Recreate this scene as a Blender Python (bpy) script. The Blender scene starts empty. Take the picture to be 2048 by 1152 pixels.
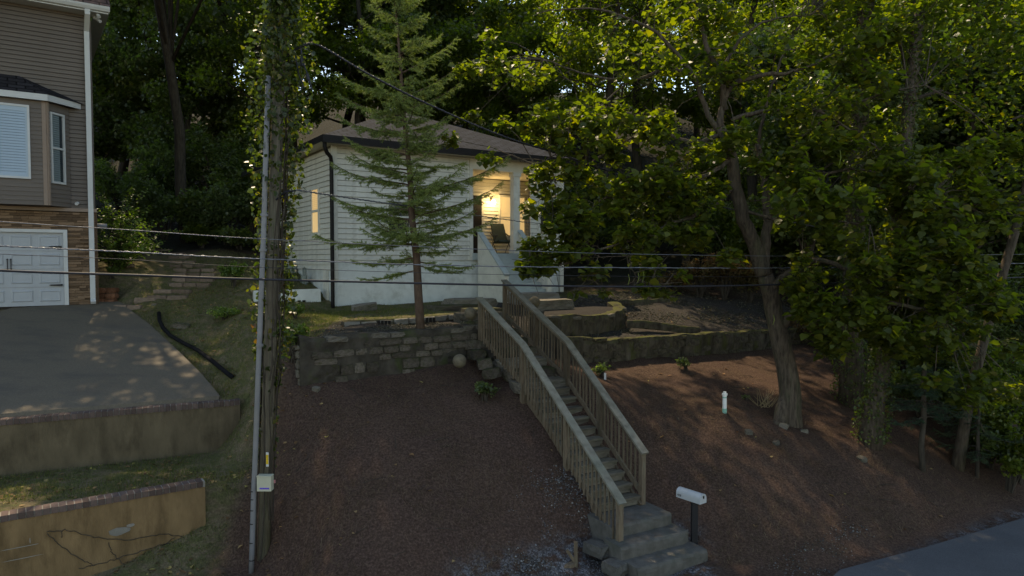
import bpy, math, random
import numpy as np
from mathutils import Vector, Matrix, Euler
random.seed(7); RNG = np.random.default_rng(7)
SC = bpy.context.scene; COL = SC.collection
CAMZ = 5.1; F = 1400.0; PITCH = math.atan(56/1400)
# ---------------- camera, sky, sun, exposure ----------------
cam_d = bpy.data.cameras.new('camera'); cam = bpy.data.objects.new('camera', cam_d); COL.objects.link(cam)
cam.location = (0, 0, CAMZ); cam.rotation_euler = (math.pi/2 - PITCH, 0, 0)
cam_d.sensor_width = 36; cam_d.lens = F/2048*36; cam_d.clip_start = .05; cam_d.clip_end = 1500
SC.camera = cam
SUN_EL = math.radians(54); SUN_AZ = math.radians(-24)      # azimuth from +Y towards +X
world = bpy.data.worlds.new('World'); SC.world = world; world.use_nodes = True
wn = world.node_tree; bg = wn.nodes['Background']
sky = wn.nodes.new('ShaderNodeTexSky'); sky.sky_type = 'NISHITA'; sky.sun_disc = False
sky.sun_elevation = SUN_EL; sky.sun_rotation = SUN_AZ; sky.dust_density = .3; sky.ozone_density = 3.5
wn.links.new(sky.outputs[0], bg.inputs[0]); bg.inputs[1].default_value = .15
sl = bpy.data.lights.new('sun', 'SUN'); sun = bpy.data.objects.new('sun', sl); COL.objects.link(sun)
sl.energy = 2.5; sl.angle = math.radians(.53); sl.color = (1, .93, .8)
sd = Vector((math.sin(SUN_AZ)*math.cos(SUN_EL), math.cos(SUN_AZ)*math.cos(SUN_EL), math.sin(SUN_EL)))
sun.rotation_euler = sd.to_track_quat('Z', 'Y').to_euler()
SC.view_settings.view_transform = 'Standard'; SC.view_settings.look = 'None'
SC.view_settings.exposure = 1.3; SC.view_settings.use_white_balance = True; SC.view_settings.white_balance_temperature = 9000; SC.view_settings.gamma = 1; SC.view_settings.use_curve_mapping = False
cy = SC.cycles
cy.max_bounces = 7; cy.diffuse_bounces = 4; cy.glossy_bounces = 2; cy.transmission_bounces = 5; cy.transparent_max_bounces = 6
cy.caustics_reflective = False; cy.caustics_refractive = False

# ---------------- helpers ----------------
def P(px, py, D):
    """world point seen at photo pixel (2048 px wide) at depth D along world Y"""
    a = (px-1024)/F; b = (576-py)/F
    d = Vector((a, math.cos(PITCH)+b*math.sin(PITCH), -math.sin(PITCH)+b*math.cos(PITCH)))
    return Vector((0, 0, CAMZ)) + d*(D/d.y)
def tag(o, label=None, cat=None, group=None, kind=None):
    if label: o['label'] = label
    if cat: o['category'] = cat
    if group: o['group'] = group
    if kind: o['kind'] = kind
    return o
def empty(name, loc, rz=0, label=None, cat=None, group=None):
    o = bpy.data.objects.new(name, None); COL.objects.link(o); o.location = loc; o.rotation_euler = (0, 0, rz)
    o.empty_display_size = .1
    return tag(o, label, cat, group)
def link(name, me, parent=None, mat=None, loc=None, rot=None, scale=None):
    o = bpy.data.objects.new(name, me); COL.objects.link(o)
    if parent is not None: o.parent = parent
    if mat and not me.materials: me.materials.append(mat)
    if loc is not None: o.location = loc
    if rot is not None: o.rotation_euler = rot
    if scale is not None: o.scale = scale
    return o
class MB:
    def __init__(s): s.v = []; s.f = []
    def add(s, vs, fs):
        n = len(s.v); s.v += [tuple(v) for v in vs]; s.f += [tuple(i+n for i in f) for f in fs]; return s
    def box(s, a, b, jit=0):
        x0, y0, z0 = a; x1, y1, z1 = b
        vs = [(x0,y0,z0),(x1,y0,z0),(x1,y1,z0),(x0,y1,z0),(x0,y0,z1),(x1,y0,z1),(x1,y1,z1),(x0,y1,z1)]
        if jit: vs = [tuple(c+random.uniform(-jit, jit) for c in v) for v in vs]
        return s.add(vs, [(0,3,2,1),(4,5,6,7),(0,1,5,4),(1,2,6,5),(2,3,7,6),(3,0,4,7)])
    def bar(s, p, q, w, h, up=(0,0,1)):
        p = Vector(p); q = Vector(q); d = (q-p).normalized(); up = Vector(up)
        if abs(d.dot(up)) > .98: up = Vector((0,1,0))
        sx = d.cross(up).normalized()*w/2; uz = sx.cross(d).normalized()*h/2
        vs = [p-sx-uz, p+sx-uz, p+sx+uz, p-sx+uz, q-sx-uz, q+sx-uz, q+sx+uz, q-sx+uz]
        return s.add(vs, [(0,1,2,3),(7,6,5,4),(0,4,5,1),(1,5,6,2),(2,6,7,3),(3,7,4,0)])
    def tube(s, pts, rad, n=8, cap=True):
        pts = [Vector(p) for p in pts]; m = len(pts)
        if not hasattr(rad, '__len__'): rad = [rad]*m
        base = len(s.v); prev = None
        for i, p in enumerate(pts):
            d = (pts[min(i+1, m-1)]-pts[max(i-1, 0)]).normalized()
            if prev is None:
                r = Vector((0,0,1)) if abs(d.z) < .9 else Vector((1,0,0)); a = d.cross(r).normalized()
            else:
                a = (prev - d*prev.dot(d)).normalized()
            prev = a; b = d.cross(a)
            for k in range(n):
                t = 2*math.pi*k/n; s.v.append(tuple(p + (a*math.cos(t)+b*math.sin(t))*rad[i]))
        for i in range(m-1):
            for k in range(n):
                k2 = (k+1) % n; s.f.append((base+i*n+k, base+i*n+k2, base+(i+1)*n+k2, base+(i+1)*n+k))
        if cap:
            s.f.append(tuple(base+k for k in reversed(range(n)))); s.f.append(tuple(base+(m-1)*n+k for k in range(n)))
        return s
    def lathe(s, prof, c=(0,0,0), n=16):
        base = len(s.v); m = len(prof)
        for r, z in prof:
            for k in range(n):
                t = 2*math.pi*k/n; s.v.append((c[0]+r*math.cos(t), c[1]+r*math.sin(t), c[2]+z))
        for i in range(m-1):
            for k in range(n):
                k2 = (k+1) % n; s.f.append((base+i*n+k, base+i*n+k2, base+(i+1)*n+k2, base+(i+1)*n+k))
        return s
    def mesh(s, name, mat=None, smooth=False):
        me = bpy.data.meshes.new(name); me.from_pydata(s.v, [], s.f); me.update()
        if mat: me.materials.append(mat)
        if smooth: me.shade_smooth()
        return me
    def build(s, name, mat, parent=None, loc=None, rot=None, smooth=False):
        return link(name, s.mesh(name, mat, smooth), parent, None, loc, rot)
def npmesh(name, verts, faces_list, mat=None, attr=None, smooth=False):
    """faces_list: list of (N,k) int arrays"""
    me = bpy.data.meshes.new(name); verts = np.asarray(verts, dtype=np.float32)
    me.vertices.add(len(verts)); me.vertices.foreach_set('co', verts.ravel())
    lv = np.concatenate([f.ravel() for f in faces_list]).astype(np.int32)
    tot = np.concatenate([np.full(len(f), f.shape[1]) for f in faces_list]).astype(np.int32)
    st = np.concatenate([[0], np.cumsum(tot)[:-1]]).astype(np.int32)
    me.loops.add(len(lv)); me.loops.foreach_set('vertex_index', lv)
    me.polygons.add(len(tot)); me.polygons.foreach_set('loop_start', st); me.polygons.foreach_set('loop_total', tot)
    me.update(calc_edges=True)
    if attr:
        for k, a in attr.items():
            at = me.attributes.new(k, 'FLOAT', 'POINT'); at.data.foreach_set('value', np.asarray(a, dtype=np.float32))
    if mat: me.materials.append(mat)
    if smooth: me.shade_smooth()
    return me

# ---------------- materials ----------------
class NT:
    def __init__(s, name):
        s.m = bpy.data.materials.new(name); s.m.use_nodes = True; s.t = s.m.node_tree; s.b = s.t.nodes['Principled BSDF']
        s.out = s.t.nodes['Material Output']
    def n(s, typ, **kw):
        o = s.t.nodes.new(typ)
        for k, v in kw.items():
            if k in o.inputs.keys(): o.inputs[k].default_value = v
            else: setattr(o, k, v)
        return o
    def l(s, a, b): s.t.links.new(a, b)
    def coord(s, which='Object'):
        return s.n('ShaderNodeTexCoord').outputs[which]
    def noise(s, vec, scale, detail=4, rough=.6):
        o = s.n('ShaderNodeTexNoise'); o.inputs['Scale'].default_value = scale; o.inputs['Detail'].default_value = detail
        o.inputs['Roughness'].default_value = rough; s.l(vec, o.inputs['Vector']); return o.outputs['Fac']
    def mapping(s, vec, sc):
        o = s.n('ShaderNodeMapping'); o.inputs['Scale'].default_value = sc; s.l(vec, o.inputs['Vector']); return o.outputs[0]
    def ramp(s, fac, stops):
        o = s.n('ShaderNodeValToRGB'); e = o.color_ramp.elements
        while len(e) < len(stops): e.new(.5)
        for el, (p, c) in zip(e, stops): el.position = p; el.color = (*c, 1) if len(c) == 3 else c
        s.l(fac, o.inputs[0]); return o.outputs[0]
    def mix(s, fac, a, b, mode='MIX'):
        o = s.n('ShaderNodeMix'); o.data_type = 'RGBA'; o.blend_type = mode
        for inp, v in ((o.inputs[0], fac), (o.inputs[6], a), (o.inputs[7], b)):
            if hasattr(v, 'links'): s.l(v, inp)
            else: inp.default_value = v if not isinstance(v, tuple) else ((*v, 1) if len(v) == 3 else v)
        return o.outputs[2]
    def math(s, op, a, b=0.):
        o = s.n('ShaderNodeMath'); o.operation = op
        for inp, v in ((o.inputs[0], a), (o.inputs[1], b)):
            if hasattr(v, 'links'): s.l(v, inp)
            else: inp.default_value = v
        return o.outputs[0]
    def bump(s, h, strength=.4, dist=.02):
        o = s.n('ShaderNodeBump'); o.inputs['Strength'].default_value = strength; o.inputs['Distance'].default_value = dist
        s.l(h, o.inputs['Height']); s.l(o.outputs[0], s.b.inputs['Normal'])
    def attr(s, name):
        o = s.n('ShaderNodeAttribute'); o.attribute_name = name; return o.outputs['Fac']
    def rnd(s):
        return s.n('ShaderNodeObjectInfo').outputs['Random']
    def col(s, c):
        s.l(c, s.b.inputs['Base Color'])
def ramp3(c, v=.35):
    return [(.3, tuple(x*(1-v) for x in c)), (.5, c), (.72, tuple(min(1, x*(1+v)) for x in c))]
def simple(name, c, rough=.7, var=.2, scale=6, bump=.2, bscale=60, metal=0, objvar=0, stretch=None, stain=None, spec=None, coord='Object', moss=None):
    if spec is None: spec = .3 if rough < .6 else .08
    m = NT(name); v = m.coord(coord)
    if stretch: v = m.mapping(v, stretch)
    n = m.noise(v, scale); c0 = m.ramp(n, ramp3(c, var))
    if stain:
        sv = m.noise(v, stain[1], 6, .7); f = m.ramp(sv, [(.5, (0,0,0)), (.68, (1,1,1))]); f = m.math('MULTIPLY', f, stain[2])
        c0 = m.mix(f, c0, stain[0])
    if objvar:
        r = m.math('MULTIPLY_ADD', m.rnd(), objvar*2); m.t.nodes[-1].inputs[2].default_value = 1-objvar
        g = m.n('ShaderNodeCombineColor'); 
        for i in range(3): m.l(r, g.inputs[i])
        c0 = m.mix(1.0, c0, g.outputs[0], 'MULTIPLY')
    if moss:
        g = m.n('ShaderNodeNewGeometry'); sx = m.n('ShaderNodeSeparateXYZ'); m.l(g.outputs['Normal'], sx.inputs[0])
        up = m.ramp(sx.outputs['Z'], [(.15,(0,0,0)),(.75,(1,1,1))]); mn = m.ramp(m.noise(v, 5, 5, .7), [(.38,(0,0,0)),(.55,(1,1,1))])
        dr = m.ramp(m.noise(m.mapping(v, (1,1,.35)), 2.4, 5, .7), [(.52,(0,0,0)),(.62,(1,1,1))])
        c0 = m.mix(m.math('MAXIMUM', m.math('MULTIPLY', up, mn), m.math('MULTIPLY', dr, .7)), c0, moss)
    m.col(c0); m.b.inputs['Roughness'].default_value = rough; m.b.inputs['Metallic'].default_value = metal
    m.b.inputs['Specular IOR Level'].default_value = spec
    if bump: m.bump(m.noise(v, bscale, 5), bump, .01)
    return m.m
def leafmat(name, stops, trans=.45, rough=.42, spec=.5, tint=(1.5, 1.9, .55)):
    """leaf: diffuse + transmitted light (thin), colour by per-leaf random value"""
    m = NT(name); c = m.ramp(m.attr('lc'), stops)
    r = m.rnd(); c = m.mix(m.math('MULTIPLY', r, .35), c, (.05, .06, .015))
    m.col(c); m.b.inputs['Roughness'].default_value = rough; m.b.inputs['Specular IOR Level'].default_value = spec
    tr = m.n('ShaderNodeBsdfTranslucent'); tc = m.mix(1.0, c, tint, 'MULTIPLY'); m.l(tc, tr.inputs['Color'])
    mx = m.n('ShaderNodeMixShader'); mx.inputs[0].default_value = trans
    m.l(m.b.outputs[0], mx.inputs[1]); m.l(tr.outputs[0], mx.inputs[2]); m.l(mx.outputs[0], m.out.inputs[0])
    return m.m
M = {}
M['white_trim'] = simple('white_trim', (.52,.52,.5), .5, .06, 4, .05)
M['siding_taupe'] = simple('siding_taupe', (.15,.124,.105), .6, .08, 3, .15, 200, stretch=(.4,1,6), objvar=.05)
M['trim_tan'] = simple('trim_tan', (.27,.2,.155), .6, .08, 3, .1)
M['siding_white'] = simple('siding_white', (.6,.58,.5), .6, .1, 2.5, .15, 120, objvar=.05, stain=((.3,.28,.22), 3, .35))
M['siding_shade_back'] = simple('siding_shade_back', (.16,.15,.12), .9, .1)  # dark backing puts the shade line under each board into colour
M['siding_shade_back_taupe'] = simple('siding_shade_back_taupe', (.05,.042,.036), .9, .1)  # darkened backing draws the lap shadow between the taupe boards
M['foundation_white'] = simple('foundation_white', (.6,.62,.58), .75, .08, 3, .5, 40, stain=((.25,.25,.2), 1.6, .45))
M['soffit_cream'] = simple('soffit_cream', (.62,.57,.46), .7, .05, 3, .05)
M['gutter_dark'] = simple('gutter_dark', (.012,.01,.009), .6, .2, 5, .05, spec=.2)
M['glass_dark'] = simple('glass_dark', (.015,.02,.018), .06, .3, 2, 0, spec=.8)
M['blind_blue'] = simple('blind_blue', (.34,.43,.5), .4, .05, 3, 0)
M['blind_dim'] = simple('blind_dim', (.16,.2,.2), .4, .05, 3, 0)
M['metal_black'] = simple('metal_black', (.015,.015,.017), .45, .2, 5, .1)
M['wood'] = simple('wood', (.135,.1,.068), .8, .3, 5, .5, 30, stretch=(6,6,1), objvar=.22, stain=((.09,.1,.07), 2.5, .5), coord='Object')
M['wood_rail'] = simple('wood_rail', (.19,.172,.135), .75, .35, 6, .5, 40, objvar=.12, stain=((.1,.12,.09), 1.5, .6))
M['wood_tread'] = simple('wood_tread', (.13,.112,.085), .85, .35, 4, .5, 30, stretch=(1,5,5), objvar=.25, stain=((.07,.08,.045), 2.5, .6))
M['pole_wood'] = simple('pole_wood', (.135,.115,.085), .9, .45, 5, .8, 25, stretch=(8,8,.5), stain=((.08,.1,.05), 1.2, .5))
M['pvc'] = simple('pvc', (.17,.17,.175), .45, .15, 3, .1, stain=((.2,.19,.16), 2, .5))
M['pvc_white'] = simple('pvc_white', (.75,.75,.7), .45, .08, 3, .05)
M['pvc_green'] = simple('pvc_green', (.2,.42,.33), .5, .1, 3, .05)
M['beige_plastic'] = simple('beige_plastic', (.42,.41,.31), .5, .1, 3, .05)
M['purple'] = simple('purple', (.1,.06,.45), .5, .3, 60, .05)
M['yellow'] = simple('yellow', (.6,.38,.02), .5, .3, 60, .05)
M['pink'] = simple('pink', (.6,.25,.25), .5, .3, 60, .05)
M['pipe_black'] = simple('pipe_black', (.012,.012,.013), .9, .3, 5, .1, spec=.05)
M['wire'] = simple('wire', (.014,.014,.02), .5, .2, 5, .1, spec=.35)
M['wire_bright'] = simple('wire_bright', (.13,.135,.15), .4, .2, 5, .3, 90, metal=.4)
M['mail_white'] = simple('mail_white', (.4,.41,.41), .4, .08, 5, .05, stain=((.3,.3,.28), 3, .4))
M['concrete'] = simple('concrete', (.1,.092,.08), .9, .3, 5, .6, 50, stain=((.07,.075,.06), 2.2, .7))
M['concrete_old'] = simple('concrete_old', (.2,.185,.16), .9, .3, 5, .6, 50, stain=((.1,.1,.08), 2.5, .6))
M['stone'] = simple('stone', (.095,.078,.062), .95, .45, 7, 1.4, 22, objvar=.55, stain=((.03,.03,.015), 3.5, .8), moss=(.045,.05,.018))
M['stone_pale'] = simple('stone_pale', (.14,.122,.098), .95, .4, 7, 1.3, 22, objvar=.35, stain=((.06,.065,.03), 3, .7))
M['mortar'] = simple('mortar', (.055,.047,.037), .95, .4, 4, 1, 18, stain=((.04,.055,.015), 1.8, .8))
M['mossy'] = simple('mossy', (.075,.062,.046), .95, .6, 5, 1.5, 16, stretch=(1,1,.45), stain=((.025,.022,.016), 2.2, .9), moss=(.062,.065,.018))
M['veneer'] = simple('veneer', (.19,.12,.075), .85, .3, 6, .7, 30, objvar=.45)
M['veneer_back'] = simple('veneer_back', (.05,.035,.025), .95, .3, 6, .6, 30)
M['stucco'] = simple('stucco', (.19,.122,.062), .92, .3, 2.2, .8, 30, stretch=(1.6,1,.5), stain=((.095,.06,.03), 1.6, .75))
M['stucco_upper'] = simple('stucco_upper', (.115,.088,.055), .92, .3, 2, .8, 30, stretch=(1.6,1,.6), stain=((.06,.045,.028), 1.5, .75))
M['brick_dark'] = simple('brick_dark', (.1,.07,.06), .85, .2, 8, .5, 40, objvar=.25)
M['brick_mortar'] = simple('brick_mortar', (.24,.22,.19), .95, .2, 8, .5, 40)
M['stepstone'] = simple('stepstone', (.19,.135,.1), .9, .25, 6, .7, 30, objvar=.25)
M['red_block'] = simple('red_block', (.2,.09,.05), .9, .3, 6, .7, 30, objvar=.3)
M['bark'] = simple('bark', (.085,.066,.05), .95, .55, 5, 1.6, 16, stretch=(4,4,.7), stain=((.06,.075,.035), 1.5, .5))
M['bark_dark'] = simple('bark_dark', (.055,.045,.035), .95, .45, 4, .8, 14, stretch=(4,4,.7))
M['bark_red'] = simple('bark_red', (.1,.066,.048), .95, .35, 4, 1, 18, stretch=(3,3,1.5))
M['straw'] = simple('straw', (.22,.12,.065), .9, .4, 2, 0, 40)
M['drystraw'] = simple('drystraw', (.3,.22,.12), .9, .4, 2, 0, 40)
M['chair_fabric'] = simple('chair_fabric', (.045,.06,.052), .8, .15, 8, .3, 90)
M['porch_floor'] = simple('porch_floor', (.34,.38,.36), .6, .12, 4, .2)
M['gas_gray'] = simple('gas_gray', (.2,.23,.2), .5, .15, 5, .1, stain=((.12,.08,.04), 5, .5))
M['door_white'] = simple('door_white', (.37,.385,.395), .45, .05, 3, .05)
def emis(name, c, s, base=(.5,.4,.25)):
    m = NT(name); m.b.inputs['Base Color'].default_value = (*base, 1); m.b.inputs['Emission Color'].default_value = (*c, 1)
    m.b.inputs['Emission Strength'].default_value = s; return m.m
M['window_glow'] = emis('window_glow', (1, .74, .38), .2)  # porch window is lit; side window's glow stands in for reflecting blinds
M['bulb'] = emis('bulb', (1, .75, .35), 30)
def shingle(name, c):
    m = NT(name); v = m.coord('UV')
    b = m.n('ShaderNodeTexBrick'); m.l(v, b.inputs['Vector'])
    b.inputs['Color1'].default_value = (*[x*1.25 for x in c], 1); b.inputs['Color2'].default_value = (*[x*.75 for x in c], 1)
    b.inputs['Mortar'].default_value = (*[x*.3 for x in c], 1); b.inputs['Scale'].default_value = 1
    b.inputs['Brick Width'].default_value = .4; b.inputs['Row Height'].default_value = .2; b.inputs['Mortar Size'].default_value = .022
    n = m.noise(v, 8); m.col(m.mix(.5, b.outputs[0], m.mix(1., b.outputs[0], m.ramp(n, [(.3,(.5,.5,.5)),(.7,(1.4,1.4,1.4))]), 'MULTIPLY')))
    m.b.inputs['Roughness'].default_value = .95; m.b.inputs['Specular IOR Level'].default_value = .05; m.bump(b.outputs['Fac'], -.8, .04); return m.m
M['shingle'] = shingle('shingle', (.03, .034, .046))
M['shingle_red'] = shingle('shingle_red', (.12, .08, .075))
M['shingle_bay'] = shingle('shingle_bay', (.035, .032, .035))
M['leaf_catalpa'] = leafmat('leaf_catalpa', [(0,(.045,.06,.018)), (.45,(.09,.112,.022)), (.8,(.13,.148,.024)), (.95,(.17,.165,.028)), (1,(.2,.15,.02))], .58, .45, .35, (1.9,2.2,.5))
M['leaf_forest'] = leafmat('leaf_forest', [(0,(.045,.065,.028)), (.5,(.085,.12,.035)), (.85,(.12,.15,.035)), (.97,(.12,.11,.02)), (1,(.2,.13,.02))], .45)
M['leaf_forest2'] = leafmat('leaf_forest2', [(0,(.045,.065,.016)), (.5,(.095,.125,.02)), (.9,(.14,.16,.025)), (1,(.27,.18,.02))], .62, .42, .5, (1.8,2.1,.6))
M['leaf_dull'] = leafmat('leaf_dull', [(0,(.06,.085,.04)), (.6,(.115,.15,.065)), (.95,(.17,.2,.075)), (1,(.18,.07,.03))], .55)
M['leaf_bush'] = leafmat('leaf_bush', [(0,(.06,.1,.025)), (.6,(.12,.18,.04)), (1,(.19,.24,.05))], .45)
M['leaf_vine'] = leafmat('leaf_vine', [(0,(.025,.042,.013)), (.6,(.06,.08,.018)), (.85,(.14,.125,.02)), (.95,(.22,.15,.03)), (1,(.2,.06,.03))], .45)
M['leaf_brown'] = leafmat('leaf_brown', [(0,(.05,.035,.02)), (.5,(.12,.075,.04)), (1,(.1,.11,.03))], .3, .8, .1, (1.3,1,.6))
M['needle'] = leafmat('needle', [(0,(.1,.14,.05)), (.6,(.21,.26,.085)), (1,(.3,.34,.11))], .3, .6, .25, (1.3,1.5,.6))
M['needle_hem'] = leafmat('needle_hem', [(0,(.02,.04,.03)), (.6,(.035,.07,.045)), (1,(.06,.1,.05))], .3, .6, .25, (1.2,1.4,.7))
M['fallen'] = leafmat('fallen', [(0,(.1,.05,.025)), (.5,(.25,.13,.06)), (.8,(.33,.22,.1)), (1,(.35,.3,.08))], .15, .8, .2, (1.2,1,.7))
M['grass'] = leafmat('grass', [(0,(.07,.09,.026)), (.5,(.12,.14,.04)), (.8,(.18,.175,.065)), (1,(.25,.2,.1))], .4, .7, .2, (1.3,1.5,.6))

# ---------------- terrain ----------------
U = Vector((math.cos(math.radians(31)), math.sin(math.radians(31)))); V = Vector((-U.y, U.x))
W0 = (-4.18, 13.8)
def rbf(pts):
    p = np.array(pts, float); X = p[:, :2]; z = p[:, 2]
    K = np.linalg.norm(X[:, None]-X[None], axis=2); n = len(z)
    A = np.zeros((n+1, n+1)); A[:n, :n] = -K - np.eye(n)*.05; A[:n, n] = 1; A[n, :n] = 1
    w = np.linalg.solve(A, np.append(z, 0))
    def f(x, y):
        s = np.full(x.shape, w[n])
        for i in range(n): s = s - w[i]*np.hypot(x-X[i, 0], y-X[i, 1])
        return s
    return f
def pp(l):
    o = []
    for px, py, D in l:
        v = P(px, py, D); o.append((v.x, v.y, v.z-CAMZ))
    return o
LEFT = pp([(450,600,20.3),(450,640,18.6),(450,700,16.5),(455,760,15.2),(320,632,19.8),(480,640,18.3),(385,550,23.5),(300,597,21.2),(388,590,21.5),(330,505,26.8),(600,622,20),(250,614,21),(230,530,22.5),(500,560,21.5),(440,500,26),(520,700,15.6),(540,660,16.8)])
ACT = LEFT + pp([(600,772,13.8),(780,745,14.9),(955,715,15.9),(550,790,13.6),(1170,727,17.4),(1540,697,21),(1350,712,19),(1580,845,15.5),(1450,825,15.2),(1300,800,15.4),(1180,775,14.9),(1290,1005,12.9),(1430,960,13.2),(1388,1100,12),(1700,1000,13.2),(1735,880,15),(1915,905,16),(1980,980,14.8),(1680,1150,11.3),(1850,1103,12.2),(2046,1045,13.6),(1000,760,15),(1040,800,14.3),(1100,900,13.2),(1160,990,12.4),(1175,1060,12.1),(1180,1100,12),(1250,1140,11.3),(900,800,14.2),(900,900,12.8),(900,1000,11.8),(900,1100,11),(900,1150,10.7),(700,800,13.7),(700,900,12.5),(700,1000,11.5),(700,1150,10.4),(580,900,12.6),(580,1000,11.8),(580,1150,11),(500,900,13.2),(480,1000,12.4),(440,1100,11.8),(500,1150,11.3),(460,907,14.5),(405,1060,11.9),(300,1100,11.5),(200,1146,11.1),(1120,1150,11),(1650,760,18.5),(1800,740,19.5)]) \
  + [(-7.5,12.3,-4.95),(-10,11,-5.0),(-9.3,9.9,-5.1),(-6.3,12.0,-4.8),(-8,10,-5.1),(-7,8.5,-5.1),(-4,9,-5.1),(0,9.2,-5.1),(2,10.8,-5.1),(-15,8,-5.1),(-15,12,-5),(16,20,-4.2),(22,24,-4.3),(30,28,-4),(14,17,-4.8),(0,0,-5.1),(-20,0,-5.1),(25,10,-5.1),(-25,14,-4)]
BCT = LEFT + [(-4,14.2,-1.62),(-.95,16.4,-1.6),(-2.4,15.3,-1.62),(-3.8,15.6,-1.58),(-2.2,16.7,-1.58),(-3.9,16.5,-1.42),(-2.5,17.6,-1.42),(-1.2,18.6,-1.42),
  (-5.3,20.8,-1.47),(-3,22,-1.47),(-1,22.3,-1.42),(1,22.5,-1.35),(1.9,25.5,-1.2),(-.27,16.25,-2.3),(-.65,16.9,-2.0),(.3,16.6,-2.3),(-.9,17.6,-1.65),(.5,20,-1.5),
  (1.6,17.8,-2.05),(4,19.3,-2.1),(7.5,21.3,-2.15),(11,23.5,-2.3),(3.5,20.5,-1.9),(6,22,-1.75),(9,24,-1.5),(3,23,-1.25),(5.5,25.5,-1.1),(4,27,-.9),(2,28,-.9),
  (-8,31,1.0),(-14,28,.6),(-18,24,0),(-20,18,-1.2),(12,22,-2.7),(16,22,-3.2),(20,30,-1),(0,32,.3),(8,30,.3),(14,32,.6)] \
  + [(x, 40, 4.2) for x in (-30,-15,0,15,30)] + [(x, 62, 14) for x in (-45,-20,0,20,45)] + [(x, 95, 22) for x in (-80,-30,0,30,80)]
fA = rbf(ACT); fB = rbf(BCT)
def tmask(x, y, p0, ang, L, eL=True, eR=True, grow=1.3, w0=.08, off=.12):
    a = math.radians(ang); dx, dy = math.cos(a), math.sin(a)
    s = (x-p0[0])*dx+(y-p0[1])*dy; q = -(x-p0[0])*dy+(y-p0[1])*dx-off
    ov = np.zeros_like(s)
    if eL: ov = ov+np.maximum(0, -s)
    if eR: ov = ov+np.maximum(0, s-L)
    w = w0+grow*ov; t = np.clip(q/w+.5, 0, 1); return t*t*(3-2*t), ov
# lower wall (cap line) right end / left end, upper wall right / left
LW1 = P(410, 962, 12.0); LW0 = P(0, 1032, 10.35); LWa = math.degrees(math.atan2(LW1.y-LW0.y, LW1.x-LW0.x))
UW1 = P(480, 800, 14.5); UW0 = P(0, 840, 12.68); UWa = math.degrees(math.atan2(UW1.y-UW0.y, UW1.x-UW0.x))
DRV = [P(0, 836, 12.75), P(478, 797, 14.55), P(65, 609, 19.9), P(190, 608, 20.75)]
_A = np.array([[p.x, p.y, 1] for p in DRV]); _c = np.linalg.lstsq(_A, np.array([p.z-CAMZ for p in DRV]), rcond=None)[0]
def drive_z(x, y): return np.minimum(_c[0]*x+_c[1]*y+_c[2], -1.27)
def hz(x, y):
    x = np.asarray(x, float); y = np.asarray(y, float)
    a = fA(x, y)
    m, ov = tmask(x, y, (LW0.x, LW0.y), LWa, (LW1-LW0).length, False, True, 1.0)
    a = a + m*np.clip(1-(ov-.95)/.8, 0, 1)*(np.where(y < 14.5, -3.97, -3.97)-a)*np.where(x < -3, 1, 0)
    m, ov = tmask(x, y, (UW0.x, UW0.y), UWa, (UW1-UW0).length-.1, False, True, 1.2)
    a = a + m*np.clip(1-ov/.8, 0, 1)*(drive_z(x, y)-.12-a)*np.where(x < -4.5, 1, 0)*np.clip((22.5-y)/1.5, 0, 1)
    b = fB(x, y)
    m, ov = tmask(x, y, W0, 31.2, 30, True, False, 1.4, .08, .19)
    h = a + m*(b-a)*np.maximum(np.clip(1-ov/1.4, 0, 1), np.clip((y-17)/3, 0, 1))
    # under the driveway slab: keep below
    e = edge_side(x, y); dz = drive_z(x, y)
    h = np.where((e > 0) & (y > 12.6) & (y < 22) , np.where(upm(x, y) > .5, np.minimum(h, dz-.06), h), h)
    h = np.where(y < 7.5, -5.1, h); 
    q = -(x-W0[0])*U.y + (y-W0[1])*U.x
    t = np.clip((-6.6-q)/.7, 0, 1); h = h*(1-t) + np.minimum(h, -5.12)*t*np.where(x > 1, 1, 0) + h*t*np.where(x > 1, 0, 1)
    return np.maximum(h, -5.12) + CAMZ
EDGE = [P(238,611,21.2), P(262,626,20.3), P(300,652,19.1), P(360,708,17.1), P(400,750,15.9), P(440,797,14.65)]
def edge_side(x, y):
    ys = np.array([p.y for p in EDGE][::-1]); xs = np.array([p.x for p in EDGE][::-1])
    return np.interp(y, ys, xs) - x     # >0: left of the edge = on the slab
def upm(x, y):
    return tmask(np.asarray(x, float), np.asarray(y, float), (UW0.x, UW0.y), UWa, 20, False, False, 1.3, .08, .0)[0]
def h1(x, y): return float(hz(np.array([float(x)]), np.array([float(y)]))[0])
def sm(a, b, t): t = np.clip((t-a)/(b-a), 0, 1); return t*t*(3-2*t)
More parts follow.
